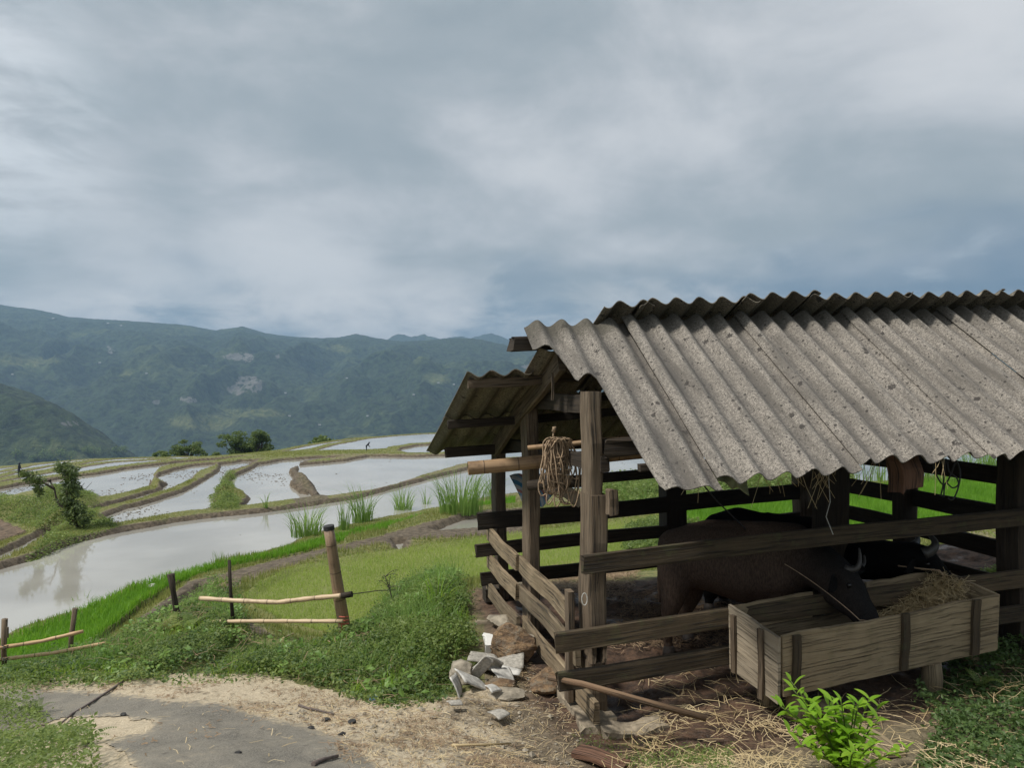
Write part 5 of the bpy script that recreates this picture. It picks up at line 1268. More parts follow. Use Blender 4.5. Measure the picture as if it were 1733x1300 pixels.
# pale seedlings in the seed bed
X, Y, Z = scatter(360000, -5, 5, 8.5, 20, inlp('seed', 0.02), 5)
k = RS.rand(len(X)) < (.30 + .7 * fbm(X * 1.3, Y * 1.3, 3)); X, Y, Z = X[k], Y[k], Z[k]
tag(blades('rice_seedlings', np.stack([X, Y, Z - .01], -1), .05 + .035 * RS.rand(len(X)), np.full(len(X), .007), np.abs(RS.normal(size=len(X))) * .03, M['seedling'], 1, seed=6, curve=.3), kind='stuff', label='thin yellow green rice seedlings covering the curved seed bed beyond the fence', cat='rice seedlings')
# grass on the banks
gm = c1[..., 0]
def bankc(lo): return lambda X, Y, px, py, q: (lookup(gm, X, Y) > .35 + .3 * q.rand(len(X))) & (lookup(wmin, X, Y) > .05) & (lookup(seedm, X, Y) < .3) & (lookup(ricem, X, Y) < .3) & ~((Y < 11) & (px > 820))
X, Y, Z = scatter(420000, -14, 14, 9, 30, bankc(0), 7)
hh = (.05 + .09 * RS.rand(len(X)) * sstep(.4, .62, fbm(X * .9, Y * .9, 3)) + .02) * (1 - .6 * sstep(14, 22, Y))
tag(blades('bank_grass', np.stack([X, Y, Z - .01], -1), hh, np.full(len(X), .010) + Y * .0005, .05 * RS.rand(len(X)), M['grass'], 1, seed=8, curve=.4), kind='stuff', label='short yellow green grass on the earth banks of the nearer terraces', cat='grass')
X, Y, Z = scatter(300000, -40, 45, 28, 85, bankc(0), 9)
hh = .02 + .05 * RS.rand(len(X))
tag(blades('bank_grass', np.stack([X, Y, Z - .01], -1), hh, np.full(len(X), .03) + Y * .0008, .08 * RS.rand(len(X)), M['grass'], 1, seed=10, curve=.4), kind='stuff', label='grass along the distant terrace banks', cat='grass')

# undergrowth beside the road
WEED = [(-60, 1165), (-60, 1135), (60, 1133), (130, 1112), (200, 1090), (240, 1066), (290, 1052), (330, 1022), (345, 1000), (372, 985), (392, 990), (398, 1030), (412, 1070), (440, 1108), (520, 1100), (590, 1088), (640, 1055), (660, 1020), (700, 1000), (740, 988), (775, 988), (782, 1010), (786, 1060), (795, 1105), (786, 1135), (764, 1165), (735, 1186), (640, 1192), (560, 1168), (480, 1146), (400, 1142), (300, 1150), (200, 1156), (100, 1158)]
def weedh(X, Y):
    n_ = fbm(X * 1.7 + 3, Y * 1.7, 4); b_ = sstep(.38, .64, n_)
    return .025 + .19 * b_
def weed_layer(name, N, poly, D0, seed, m, Lr, hs, lab, thin=.0, jitter=11, ratio=.55):
    X, Y, Z = scatter_px(N, poly, D0, seed, dens=(lambda X, Y, q: q.rand(len(X)) > thin * sstep(.55, .35, fbm(X * 1.6, Y * 1.6, 3))), jitter=jitter)
    u = RS.rand(len(X)); hz = weedh(X, Y) * hs * u ** .6
    if len(X) == 0: return
    return tag(leaves(name, np.stack([X, Y, Z + hz], -1), RS.uniform(Lr[0], Lr[1], len(X)), m, seed=seed, ratio=ratio, updir=.62), label=lab, cat='weeds', kind='stuff')
weed_layer('weeds', 330000, WEED, 5, 21, M['weed'], (.020, .045), .85, 'creeping green weeds on the verge between the road and the paddies', .9)
weed_layer('weeds', 90000, WEED, 5, 22, M['weed_dark'], (.03, .06), .8, 'darker broad leaved weeds among the verge plants', .5)
X, Y, Z = scatter_px(60000, WEED, 5, 321, jitter=5, dens=lambda X, Y, q: q.rand(len(X)) < sstep(.50, .66, fbm(X * 1.4 + 8, Y * 1.4, 3)))
k = RS.rand(len(X)) < .8; X, Y, Z = X[k], Y[k], Z[k]
tag(blades('verge_grass', np.stack([X, Y, Z - .01], -1), RS.uniform(.08, .36, len(X)), RS.uniform(.004, .010, len(X)), RS.uniform(.03, .22, len(X)), M['tuft'], 4, seed=322), kind='stuff', label='taller grass blades rising in patches through the verge weeds', cat='grass')
X, Y, Z = scatter_px(9000, WEED, 5, 323, jitter=5, dens=lambda X, Y, q: q.rand(len(X)) < .12 + .9 * sstep(.50, .66, fbm(X * 1.1 + 28, Y * 1.1, 3)))
DEADV = (X, Y, Z)
X, Y, Z = scatter_px(52000, WEED, 5, 331, jitter=5, dens=lambda X, Y, q: q.rand(len(X)) < sstep(.52, .64, fbm(X * 1.9 + 31, Y * 1.9, 3)))
tag(blades('verge_grass', np.stack([X, Y, Z - .01], -1), RS.uniform(.06, .22, len(X)), RS.uniform(.004, .008, len(X)), RS.uniform(.03, .14, len(X)), M['shrub'], 3, seed=332), kind='stuff', label='short bright grass between the verge weeds', cat='grass')
MOUND = [(640, 1085), (655, 1040), (690, 1005), (745, 985), (772, 990), (780, 1050), (780, 1110), (740, 1130), (660, 1120)]
weed_layer('weeds', 90000, MOUND, 6, 23, M['weed'], (.025, .05), 1.15, 'taller clump of weeds heaped against the concrete footing', .2)
X, Y, Z = scatter_px(7000, MOUND, 6, 341, jitter=9); k = RS.rand(len(X)) < sstep(.42, .62, fbm(X * 3, Y * 3, 3)); X, Y, Z = X[k], Y[k], Z[k]
tag(blades('verge_grass', np.stack([X, Y, Z - .01], -1), RS.uniform(.2, .55, len(X)), RS.uniform(.005, .011, len(X)), RS.uniform(.05, .34, len(X)), M['tuft'], 5, seed=342), kind='stuff', label='long arching grass growing through the weed mound beside the shed', cat='grass')
X, Y, Z = scatter_px(26000, WEED, 5, 343, jitter=9, dens=lambda X, Y, q: q.rand(len(X)) < sstep(.55, .63, fbm(X * 2.3 + 51, Y * 2.3, 3))); hz = .06 + .2 * RS.rand(len(X)) * sstep(.55, .7, fbm(X * 2.3 + 51, Y * 2.3, 3))
tag(leaves('weeds', np.stack([X, Y, Z + hz], -1), RS.uniform(.045, .085, len(X)), M['tuft'], seed=344, updir=.7, ratio=.6), label='broader leaved herbs in patches among the verge weeds', cat='weeds', kind='stuff')
CORN = [(-150, 1180), (20, 1192), (60, 1212), (100, 1240), (140, 1270), (165, 1300), (180, 1420), (-250, 1420)]
weed_layer('weeds', 110000, CORN, 2.5, 24, M['weed'], (.022, .046), 1.3, 'bushy green weeds in the bottom left corner beside the asphalt', .1, 6, .4)
RCOR = [(1560, 1150), (1600, 1118), (1660, 1108), (1760, 1105), (1850, 1110), (1850, 1420), (1600, 1420), (1560, 1290), (1590, 1230), (1550, 1200)]
weed_layer('weeds', 34000, RCOR, 3, 25, M['weed_dark'], (.02, .05), .9, 'mixed weeds among the straw at the bottom right', .6, 8)
weed_layer('weeds', 26000, RCOR, 3, 26, M['weed_dark'], (.03, .06), .7, 'dull dark leaves among the weeds at the bottom right', .6, 8)
FRW = [(975, 1250), (1010, 1228), (1060, 1245), (1120, 1258), (1200, 1262), (1240, 1290), (1240, 1330), (1090, 1340), (1020, 1290)]
weed_layer('weeds', 16000, FRW, 3, 27, M['weed'], (.014, .032), .7, 'low feathery green weeds in front of the corner post', .5, 6, .3)
HILLW = [(-60, 870), (0, 846), (50, 848), (80, 828), (110, 820), (150, 830), (172, 858), (160, 872), (190, 880), (196, 892), (150, 915), (100, 935), (60, 960), (40, 950), (90, 905), (40, 890), (0, 878), (-60, 885)]
X, Y, Z = scatter_px(260000, HILLW, 12, 28, jitter=2)
hz = .22 * RS.rand(len(X)) * sstep(.35, .65, fbm(X * .7, Y * .7, 3))
tag(leaves('weeds', np.stack([X, Y, Z + hz], -1), RS.uniform(.03, .08, len(X)), M['weed'], seed=29, updir=.6), label='green scrub on the knoll around the crooked tree at the left', cat='weeds', kind='stuff')
CL = [(356, 862), (354, 845), (368, 822), (384, 803), (398, 800), (398, 818), (396, 835), (404, 850), (404, 862)]
X, Y, Z = scatter_px(60000, CL, 15, 30, jitter=2); hz = .16 * RS.rand(len(X)) * sstep(.3, .6, fbm(X * 1.5, Y * 1.5, 3))
tag(leaves('weeds', np.stack([X, Y, Z + hz], -1), RS.uniform(.03, .08, len(X)), M['weed'], seed=31, updir=.6), label='dark bushy clump on the bank spur between two flooded paddies', cat='weeds', kind='stuff')
REARW = [(1060, 905), (1100, 890), (1180, 895), (1120, 945), (1060, 945)]
X, Y, Z = scatter_px(50000, REARW, 9.5, 32, jitter=4); hz = .22 * RS.rand(len(X))
tag(leaves('weeds', np.stack([X, Y, Z + hz], -1), RS.uniform(.05, .10, len(X)), M['weed'], seed=33, updir=.5), label='leafy weeds just behind the rear rails of the shed', cat='weeds', kind='stuff')
REARW2 = [(1020, 850), (1020, 818), (1140, 812), (1380, 812), (1440, 815), (1440, 832), (1380, 838), (1250, 850), (1150, 868), (1100, 868)]
X, Y, Z = scatter_px(110000, REARW2, 12, 34, jitter=4); hz = .45 * RS.rand(len(X)) * sstep(.3, .6, fbm(X * .8, Y * .8, 3))
tag(leaves('weeds', np.stack([X, Y, Z + hz], -1), RS.uniform(.06, .14, len(X)), M['weed'], seed=35, updir=.5), label='green plants on the bank behind the shed under the eave', cat='weeds', kind='stuff')
RW3 = [(1690, 985), (1733, 980), (1733, 1060), (1640, 1050), (1640, 1000)]
X, Y, Z = scatter_px(30000, RW3, 6.5, 36, jitter=4); hz = .20 * RS.rand(len(X))
tag(leaves('weeds', np.stack([X, Y, Z + hz], -1), RS.uniform(.04, .09, len(X)), M['weed'], seed=37, updir=.5), label='weeds by the water at the right end of the shed', cat='weeds', kind='stuff')

# tufts of tall grass, each a plant of its own
def tuft(px, py, D, H, Wd, n, lab, seed, spread=.12, m='tuft', group='tall grass tufts on the pond bank'):
    r = np.random.RandomState(seed); g = Vector(((px - CX) * D / F, D, float(gz((px - CX) * D / F, D)[0])))
    rr = spread * np.sqrt(r.rand(n)); n = max(14, int(n * .62)); rr = rr[:n]; an = r.uniform(0, 6.283, n)
    base = np.stack([g.x + rr * np.cos(an) * 1.3, g.y + rr * np.sin(an), np.full(n, g.z - .02)], -1)
    h = H * r.uniform(.35, 1.08, n); lean = Wd * 1.9 * r.uniform(.05, 1.0, n) ** .8 * (h / H)
    o = blades('grass_tuft', base, h, np.full(n, .011 + .0005 * D), lean, M[m], 6, seed=seed, curve=1.0, yaw=an + r.normal(size=n) * .5)
    return tag(o, lab, 'grass tuft', group)
def tD(px, py): return onground(px, py, 6.0).y
for i, (px, py, H, W, n, sp, lab) in enumerate((
    (518, 908, .98, .42, 260, .26, 'wide tuft of tall grass left of the thick bamboo post'),
    (582, 897, .95, .22, 70, .10, 'narrow grass tuft just right of the top of the bamboo post'),
    (615, 884, 1.15, .5, 170, .22, 'loose grass tuft with arching blades second to the right of the bamboo post'),
    (682, 870, 1.0, .4, 170, .20, 'round grass tuft midway between the bamboo post and the biggest tuft'),
    (722, 860, .85, .35, 40, .12, 'sparse thin grass tuft beside the biggest tuft'),
    (778, 868, 1.35, .6, 420, .42, 'biggest bushy grass tuft on the bank left of the shed'),
    (832, 845, 1.0, .45, 90, .22, 'grass tuft partly hidden by the rear left post of the shed'),
    (372, 952, .30, .08, 26, .12, 'little tuft of upright stems on the bank beside the thin fence post'),
    (142, 1026, .30, .07, 22, .16, 'tiny upright tuft on the bank above the bright rice at the left'),
    (450, 860, .55, .22, 22, .05, 'small lone tuft on the narrow bank in the middle of the ponds'))):
    tuft(px, py, tD(px, py), H, W, n, lab, 100 + i, sp)
tuft(742, 1000, 8.9, .62, .34, 60, 'bright long bladed tuft growing out of the weed mound left of the shed', 120, .10, 'shrub', None)
tuft(715, 1005, 8.8, .45, .30, 26, 'thin pale tuft beside the bright long bladed tuft on the weed mound', 121, .08, 'tuft', None)
tuft(1695, 985, 11.2, .55, .3, 16, 'few broad green blades standing at the edge of the small pond on the right', 122, .05, 'shrub', None)
REAR = [(1095, 20, .8, 70, 'small grass clump seen between the rear rails just right of the front corner post'), (1065, 22, .9, 60, 'thin grass clump under the eave beside the front corner post'), (1195, 20, .8, 60, 'grass clump above the back of the brown buffalo'),
 (1300, 24, 1.0, 110, 'grass clump at the water edge left of the dark middle post'), (1345, 25, 1.1, 80, 'grass clump touching the left edge of the dark middle post'), (1470, 25, 1.2, 70, 'few tall blades before the pond right of the dark middle post'),
 (1500, 27, 1.5, 60, 'tallest thin grass blades before the pond left of the right gable post'), (1565, 24, 1.0, 160, 'grass clump below the sawn red beam end'), (1590, 22, 1.0, 160, 'arching grass clump behind the left side of the hanging cable'),
 (1620, 24, 1.1, 180, 'grass clump behind the loops of hanging cable'), (1655, 25, 1.3, 200, 'grass clump right of the hanging cable'), (1690, 26, 1.2, 200, 'grass clump beside the right corner post of the shed'), (1722, 27, 1.3, 200, 'grass clump hidden half by the right corner post')]
for i, (px, D, H, n, lab) in enumerate(REAR):
    tuft(px, 0, D, H, .6, n, lab, 140 + i, .45, 'tuft', 'grass clumps behind the shed')

# ferny plants and the shrub
def shrub(name, p, stems, H, leafL, nl, m, lab, seed, ratio=.42, spread=.5, cat='shrub'):
    e = empty(name, p, lab, cat); r = random.Random(seed); mb = MB(); V = []; Fc = []
    for s_ in range(stems):
        a = r.uniform(0, 6.283); L = H * r.uniform(.6, 1.05); out = spread * r.uniform(.2, 1)
        tip = p + Vector((math.cos(a) * out * H, math.sin(a) * out * H, L)); b0 = p + Vector((math.cos(a) * .02, math.sin(a) * .02, -.03))
        mid = b0.lerp(tip, .5) + Vector((math.cos(a) * -.04, math.sin(a) * -.04, .05)); pts = arc(b0, mid, tip, 8); mb.tube(pts, .006, 5, r1=.003)
        for i in range(nl):
            t = .25 + .75 * i / (nl - 1); c = pts[min(7, int(t * 7))].lerp(pts[min(7, int(t * 7) + 1)], t * 7 % 1)
            az = i * 2.4 + r.uniform(-.4, .4); el = r.uniform(.1, .7) + (.5 if i > nl - 3 else 0)
            d = Vector((math.cos(az) * math.cos(el), math.sin(az) * math.cos(el), math.sin(el))); side = d.cross(Vector((0, 0, 1))).normalized(); n_ = side.cross(d)
            LL = leafL * r.uniform(.65, 1.15); b = len(V); K = 6
            for k in range(K + 1):
                u = k / K; w = LL * ratio * .5 * math.sin(math.pi * min(1, u * .93 + .05)) ** .8 * (1 if u < .97 else .1)
                cc = c + d * (LL * u) + n_ * (-LL * .22 * u * u)
                V += [cc - side * w + n_ * w * .35, cc, cc + side * w + n_ * w * .35]
            for k in range(K):
                for q in (0, 1): Fc.append([b + 3 * k + q, b + 3 * k + q + 1, b + 3 * k + q + 4, b + 3 * k + q + 3])
    mb.build('stems', M['weed'], e, True)
    link('foliage', mesh_np('foliage', [tuple(v) for v in V], Fc, smooth=True), M[m], e); return e
g = onground(1436, 1312, 3.0)
shrub('leafy_shrub', g, 24, .44, .085, 15, 'shrub', 'bright green leafy shrub in front of the feed trough', 61, spread=1.0)
def fern(px, py, n, L, lab, seed, m='weed'):
    g = onground(px, py, 3.0); r = random.Random(seed); e = empty('fern', g, lab, 'fern')
    for s_ in range(n):
        V = []; Fc = []
        a = r.uniform(0, 6.283); LL = L * r.uniform(.6, 1.1)
        pts = arc(g, g + Vector((math.cos(a) * LL * .3, math.sin(a) * LL * .3, LL * .7)), g + Vector((math.cos(a) * LL * .95, math.sin(a) * LL * .95, LL * .45)), 16)
        for i in range(1, 15):
            c = pts[i]; d = (pts[i + 1] - pts[i - 1]).normalized(); sd = d.cross(Vector((0, 0, 1))).normalized(); l = LL * .30 * (1 - (i / 15) ** 1.3) + .01
            for s in (-1, 1):
                b = len(V); tip = c + sd * (s * l) + d * l * .35 - Vector((0, 0, l * .2)); w = d * (LL * .022)
                V += [c - w, c + w, c.lerp(tip, .6) + w, tip, c.lerp(tip, .6) - w]; Fc.append([b, b + 1, b + 2, b + 4]); Fc.append([b + 2, b + 3, b + 4, b + 4])
        Fc = [f for f in Fc if len(set(f)) == 4]
        link('frond', mesh_np('frond', [tuple(v) for v in V], Fc), M[m], e)
    return e
fern(288, 1072, 9, .36, 'pale yellow green fern left of the lone dark stake', 70, 'grass'); fern(322, 1068, 10, .34, 'green fern at the foot of the lone dark stake', 71)
fern(150, 1262, 10, .20, 'small fern on the right rim of the bottom left corner weeds', 72); fern(60, 1212, 12, .22, 'fern at the top of the bottom left corner weeds', 73)
fern(1660, 1165, 8, .2, 'small fern in the weeds right of the trough', 74); fern(372, 1052, 8, .32, 'fern under the end of the lower bamboo rail', 75)

# dry plant beside the mound
def twigs(name, p, H, n, lab, seed, cat='dry plant', m='weed_dark', leafn=260, leafL=.02, lean=(0, 0)):
    e = empty(name, p, lab, cat); r = random.Random(seed); mb = MB(); c = []
    top = p + Vector((lean[0], lean[1], H)); main = arc(p, p + Vector((lean[0] * .2, 0, H * .5)), top, 8); mb.tube(main, .012, 5, r1=.005)
    for k in range(n):
        s0 = main[r.randint(2, 7)]; q = s0 + Vector((r.uniform(-.5, .5) * H * .8, r.uniform(-.3, .3) * H, r.uniform(-.25, .5) * H * .7)); mb.tube(arc(s0, s0.lerp(q, .5) + Vector((0, 0, .06)), q, 5), .005, 4, r1=.002)
        for j in range(leafn // n): c.append(s0.lerp(q, r.uniform(.3, 1)) + Vector((r.gauss(0, .025), r.gauss(0, .025), r.gauss(0, .03))))
    mb.build('stem', M['bark'], e, True); leaves('foliage', np.array([tuple(x) for x in c]), np.random.RandomState(seed).uniform(.6, 1.4, len(c)) * leafL, M[m], e, seed=seed); return e
g = onground(668, 1042, 5.0); twigs('dry_plant', g, .48, 9, 'drooping dark wispy plant standing in the weed mound right of the fence post', 80, lean=(-.12, 0))

# crooked tree on the knoll
D = 18.9
T1 = empty('crooked_tree', P(128, 888, D), 'small crooked tree leaning left on the grassy knoll with sparse dark leaves', 'tree')
mb = MB()
mb.tube([P(132, 893, D), P(124, 880, D), P(112, 862, D), P(100, 855, D), P(95, 842, D), P(92, 828, D), P(85, 815, D)], .036, 8, r1=.016)
mb.tube([P(112, 862, D), P(112, 840, D), P(118, 815, D), P(116, 792, D + .2)], .045, 7, r1=.012)
mb.tube([P(92, 828, D), P(75, 818, D), P(58, 806, D), P(38, 800, D)], .03, 6, r1=.01)
mb.tube([P(115, 835, D), P(135, 827, D), P(143, 818, D)], .018, 5, r1=.006); mb.tube([P(135, 827, D), P(145, 828, D), P(156, 816, D)], .010, 5, r1=.004)
mb.tube([P(85, 815, D), P(80, 815, D), P(86, 813, D)], .03, 5)
mb.tube([P(60, 808, D), P(62, 820, D), P(64, 835, D)], .014, 5, r1=.005)
mb.build('trunk', M['bark'], T1, True)
cl_ = []; r = np.random.RandomState(5)
for (x, y, sx, sy, n_) in ((58, 812, 18, 10, 420), (42, 803, 10, 6, 180), (66, 830, 8, 10, 200), (100, 788, 8, 6, 110), (118, 800, 14, 14, 900), (120, 825, 15, 16, 1000), (112, 850, 13, 12, 420), (128, 862, 15, 15, 640), (136, 880, 16, 11, 640), (118, 872, 12, 12, 380), (104, 797, 11, 5, 120)):
    a = r.normal(size=(n_, 3)) * .5; 
    for k in range(n_): cl_.append(P(x + a[k, 0] * sx, y + a[k, 1] * sy, D + a[k, 2] * .35))
leaves('crown', np.array([tuple(v) for v in cl_]), r.uniform(.05, .12, len(cl_)), M['tree_leaf'], T1, seed=5, updir=.4)

# trees beyond the rim of the terraces
def far_tree(name, blobs, D, base, lab, seed, L=(.22, .5), dens=1.0, m='far_leaf'):
    bp_ = P(base[0], base[1], D); e = empty(name, bp_, lab, 'tree', 'trees beyond the last terrace'); r = np.random.RandomState(seed); c = []; mb = MB()
    top = P(blobs[0][0], blobs[0][1], D)
    mb.tube(arc(bp_ - Vector((0, 0, 2.5)), bp_.lerp(top, .5), top, 7), .32, 7, r1=.08)
    for (x, y, sx, sy) in blobs:
        q = P(x, y, D + r.uniform(-1, 1)); mb.tube(arc(bp_, bp_.lerp(q, .6) + Vector((0, 0, .5)), q, 5), .12, 5, r1=.03)
        n_ = int(130 * dens * sx * sy / 60) + 30; 
        u = r.normal(size=(n_, 3)); u /= np.linalg.norm(u, axis=1)[:, None]; u *= (r.rand(n_) ** .33)[:, None]
        for k in range(n_): c.append(Vector(q) + Vector((u[k, 0] * sx * D / F, u[k, 1] * sx * D / F, u[k, 2] * sy * D / F)))
    mb.build('trunk', M['bark'], e, True)
    leaves('crown', np.array([tuple(v) for v in c]), r.uniform(L[0], L[1], len(c)), M[m], e, seed=seed, updir=.45)
rs = random.Random(12)
def blobs(x0, x1, ytop, ybot, n, s, seed, shape=None):
    r = random.Random(seed); out = []
    for k in range(n):
        x = r.uniform(x0, x1); f = abs((x - (x0 + x1) / 2) / ((x1 - x0) / 2)); yt = ytop + (ybot - ytop) * .55 * f ** 2
        out.append((x, r.uniform(yt, ybot), s * r.uniform(.7, 1.3), s * r.uniform(.45, .8)))
    return out
far_tree('round_tree', blobs(295, 346, 750, 770, 12, 9, 1) + [(310, 748, 8, 4), (330, 758, 10, 5)], 118, (318, 780), 'dark low spreading tree left of the tallest pair on the skyline of the terraces', 1)
far_tree('broad_tree', blobs(374, 428, 737, 768, 18, 10, 2) + [(380, 739, 12, 4), (405, 735, 14, 6), (398, 745, 14, 7)], 122, (402, 780), 'broad light green tree, widest of those beyond the last terrace', 2)
far_tree('upright_tree', blobs(424, 456, 732, 768, 16, 9, 3) + [(438, 733, 10, 6), (436, 745, 12, 7)], 120, (440, 780), 'tall dark tree touching the right side of the broad light green tree', 3)
far_tree('feathery_tree', blobs(530, 562, 742, 755, 9, 8, 4) + [(546, 741, 9, 4)], 105, (546, 765), 'feathery dark tree standing alone behind the upper right ponds', 4)
far_tree('bush', blobs(262, 284, 764, 774, 6, 6, 5), 112, (272, 780), 'small round bush at the left of the dark spreading tree', 5)
far_tree('bush', blobs(484, 494, 757, 768, 5, 5, 6), 112, (489, 775), 'small bright bush between the tall dark tree and the feathery tree', 6)
far_tree('bush', blobs(360, 378, 766, 776, 5, 6, 7), 112, (368, 780), 'low bush at the left foot of the broad light green tree', 7)
far_tree('bush', blobs(462, 480, 766, 774, 5, 6, 8), 112, (470, 780), 'low bush at the right foot of the tall dark tree', 8)
def hill_hit(px, py, r0=1200.0, r1=5200.0):
    R_ = np.linspace(r0, r1, 6000); X_ = (px - CX) * R_ / F; z_ = (CY - py) * R_ / F; h_ = hill_z(X_, R_)
    k_ = int(np.argmax(z_ < h_)); return Vector((X_[k_], R_[k_], float(h_[k_])))
# tiny trees on the valley slope at the lower left
TREES = [(27, 772), (75, 775), (87, 776), (102, 770), (118, 777), (55, 778), (148, 765), (160, 768), (196, 762), (208, 764)]
VL = ['leftmost small tree on the green valley floor', 'valley tree just right of the open gap, second from the left edge', 'valley tree touching the right side of the second', 'taller valley tree above the pair near the left', 'lone valley tree lowest on the floor below the taller one', 'faint small tree between the leftmost and the pair', 'valley tree left of the two under the dark spur', 'valley tree right of the two under the dark spur', 'valley tree at the tip of the dark spur', 'last valley tree right of the spur tip']
for i, (x, y) in enumerate(TREES):
    hp = hill_hit(x, y + 4); s_ = 9.0 * (1 + .3 * math.sin(i * 2.1))
    e = empty('valley_tree', hp, VL[i], 'tree', 'trees on the valley slope')
    r = np.random.RandomState(200 + i); u = r.normal(size=(160, 3)); u /= np.linalg.norm(u, axis=1)[:, None]; u *= (r.rand(160) ** .4)[:, None]
    leaves('crown', np.array(hp) + np.array([0, 0, s_ * .9]) + u * s_ * np.array([1, 1, .8]), r.uniform(2, 4.5, 160), M['far_leaf'], e, seed=i)
    mb = MB(); mb.tube([hp - Vector((0, 0, 3)), hp + Vector((0, 0, s_))], .9, 6, r1=.4); mb.build('trunk', M['bark'], e)

# clods and stubble standing in the flooded paddies
PD = [('p2', 900), ('p3', 700), ('p5', 350), ('p6', 1100), ('p4', 160), ('big', 60)]
oc_ = np.array([(1, 0, 0), (-1, 0, 0), (0, 1, 0), (0, -1, 0), (0, 0, 1), (0, 0, -1)], float); of_ = np.array([(0, 2, 4), (2, 1, 4), (1, 3, 4), (3, 0, 4), (2, 0, 5), (1, 2, 5), (3, 1, 5), (0, 3, 5)]); VV = []; r = np.random.RandomState(77)
for k_, n_ in PD:
    lv_, p_ = WP[k_]; pa = np.array(p_); X = r.uniform(pa[:, 0].min(), pa[:, 0].max(), n_ * 4); Y = r.uniform(pa[:, 1].min(), pa[:, 1].max(), n_ * 4)
    ok = inpoly(X, Y, p_) & (r.rand(n_ * 4) < sstep(.42, .62, fbm(X * .5, Y * .35, 3))); X, Y = X[ok][:n_], Y[ok][:n_]; sz = r.uniform(.008, .032, len(X))
    VV.append(oc_[None] * (sz[:, None, None] * r.uniform(.5, 1.6, (len(X), 6, 1)) * np.array([1.3, 1.3, .55])) + np.stack([X, Y, np.full(len(X), lv_ + .003)], -1)[:, None])
VV = np.concatenate(VV); fF = (of_[None] + (np.arange(len(VV)) * 6)[:, None, None]).reshape(-1, 3)
tag(link('mud_clods', mesh_np('mud_clods', VV.reshape(-1, 3), fF), simple('wet_mud', (0.10, 0.085, 0.065), 0.6)), 'small mud clods and stubble breaking the water of the flooded paddies', 'mud', kind='stuff')

# houses on the far slope
HS = [(21, 635, 'on the pale fields at the far left'), (169, 615, 'above the yellow field'), (248, 633, 'at the right end of the yellow field'), (490, 705, 'beside the terraced fields low on the slope'), (541, 720, 'low on the slope above the upper ponds'), (483, 666, 'at the right of the big pale cliff'), (587, 641, 'halfway up the slope in the middle'), (700, 669, 'in the forest left of the shed roof'), (742, 649, 'high in the forest beside the shed roof'), (768, 652, 'right beside the shed roof edge'), (90, 540, 'on the ridge top at the left'), (183, 548, 'on the ridge top right of the first'), (280, 546, 'on the ridge crest above the small cliff'), (205, 552, 'just under the ridge line'), (622, 705, 'on the low slope left of the shed eave')]
for i, (x, y, where) in enumerate(HS):
    hp = hill_hit(x, y); s_ = hp.y / F * 3.0; w, dpt, hh_ = s_ * 1.25, s_ * .8, s_ * .42
    e = empty('far_house', hp, 'tiny pale house ' + where, 'house', 'houses on the far slope')
    z0 = hp.z - hh_ * .4; z1 = hp.z + hh_ * .8
    c = [Vector((hp.x + sx * w / 2, hp.y + sy * dpt / 2, zz_)) for zz_ in (z0, z1) for sx, sy in ((-1, -1), (1, -1), (1, 1), (-1, 1))]
    me = bpy.data.meshes.new('wall'); me.from_pydata([tuple(v) for v in c], [], [(0, 1, 5, 4), (1, 2, 6, 5), (2, 3, 7, 6), (3, 0, 4, 7), (0, 3, 2, 1)]); link('wall', me, M['shard_grey'], e)
    o_ = 1.12; rr_2 = [Vector((hp.x + sx * w / 2 * o_, hp.y + sy * dpt / 2 * o_, z1)) for sx, sy in ((-1, -1), (1, -1), (1, 1), (-1, 1))] + [Vector((hp.x + sx * w / 2 * o_, hp.y, z1 + hh_ * .6)) for sx in (-1, 1)]
    me = bpy.data.meshes.new('roof'); me.from_pydata([tuple(v) for v in rr_2], [], [(0, 1, 5, 4), (2, 3, 4, 5), (0, 4, 3), (1, 2, 5), (0, 3, 2, 1)]); link('roof', me, M['roofing_tin'], e)

# the two tiny figures far off in the paddies
def person(px, py, D, H, lab, seed, bent=True):
    p = Vector(((px - CX) * D / F, D, float(gz((px - CX) * D / F, D)[0])))
    e = empty('person', p, lab, 'person')
    a = .8 if bent else .1; s = H / 1.6
    hipz = .82 * s; sh_ = p + Vector((math.sin(a) * .5 * s, 0, hipz + math.cos(a) * .5 * s)); hp = p + Vector((0, 0, hipz))
    head = sh_ + Vector((math.sin(a) * .2 * s, 0, math.cos(a) * .2 * s + .05 * s))
    ch = [[(hp, .14 * s), (hp.lerp(sh_, .5), .15 * s), (sh_, .16 * s), (sh_.lerp(head, .5), .07 * s), (head, .10 * s)]]
    for sd in (-.12, .12):
        k = p + Vector((.03 * s, sd * s, .42 * s)); ch.append([(hp + Vector((0, sd * .8 * s, 0)), .11 * s), (k, .075 * s), (p + Vector((0, sd * s, .05 * s)), .045 * s), (p + Vector((.12 * s, sd * s, .03 * s)), .035 * s)])
        sp = sh_ + Vector((0, sd * 1.6 * s, -.02 * s)); el = sp + Vector((.06 * s, 0, -.27 * s)); ch.append([(sp, .06 * s), (el, .045 * s), (el + Vector((.14 * s, 0, -.2 * s)), .035 * s), (el + Vector((.2 * s, 0, -.26 * s)), .04 * s)])
    capsule_body('body', ch, M['cloth'], e, vox=.03 * s, smooth=2)
    hat = MB(); hat.tube([head + Vector((0, 0, .02 * s)), head + Vector((0, 0, .16 * s))], .22 * s, 12, r1=.01); hat.build('hat', M['cloth'], e, True)
person(620, 761, tD(620, 763), .6, 'tiny dark clad person bending in the far upper pond left of the shed', 1)
person(32, 806, tD(32, 807), .7, 'tiny dark figure standing on the far terraces behind the crooked tree', 2, False)

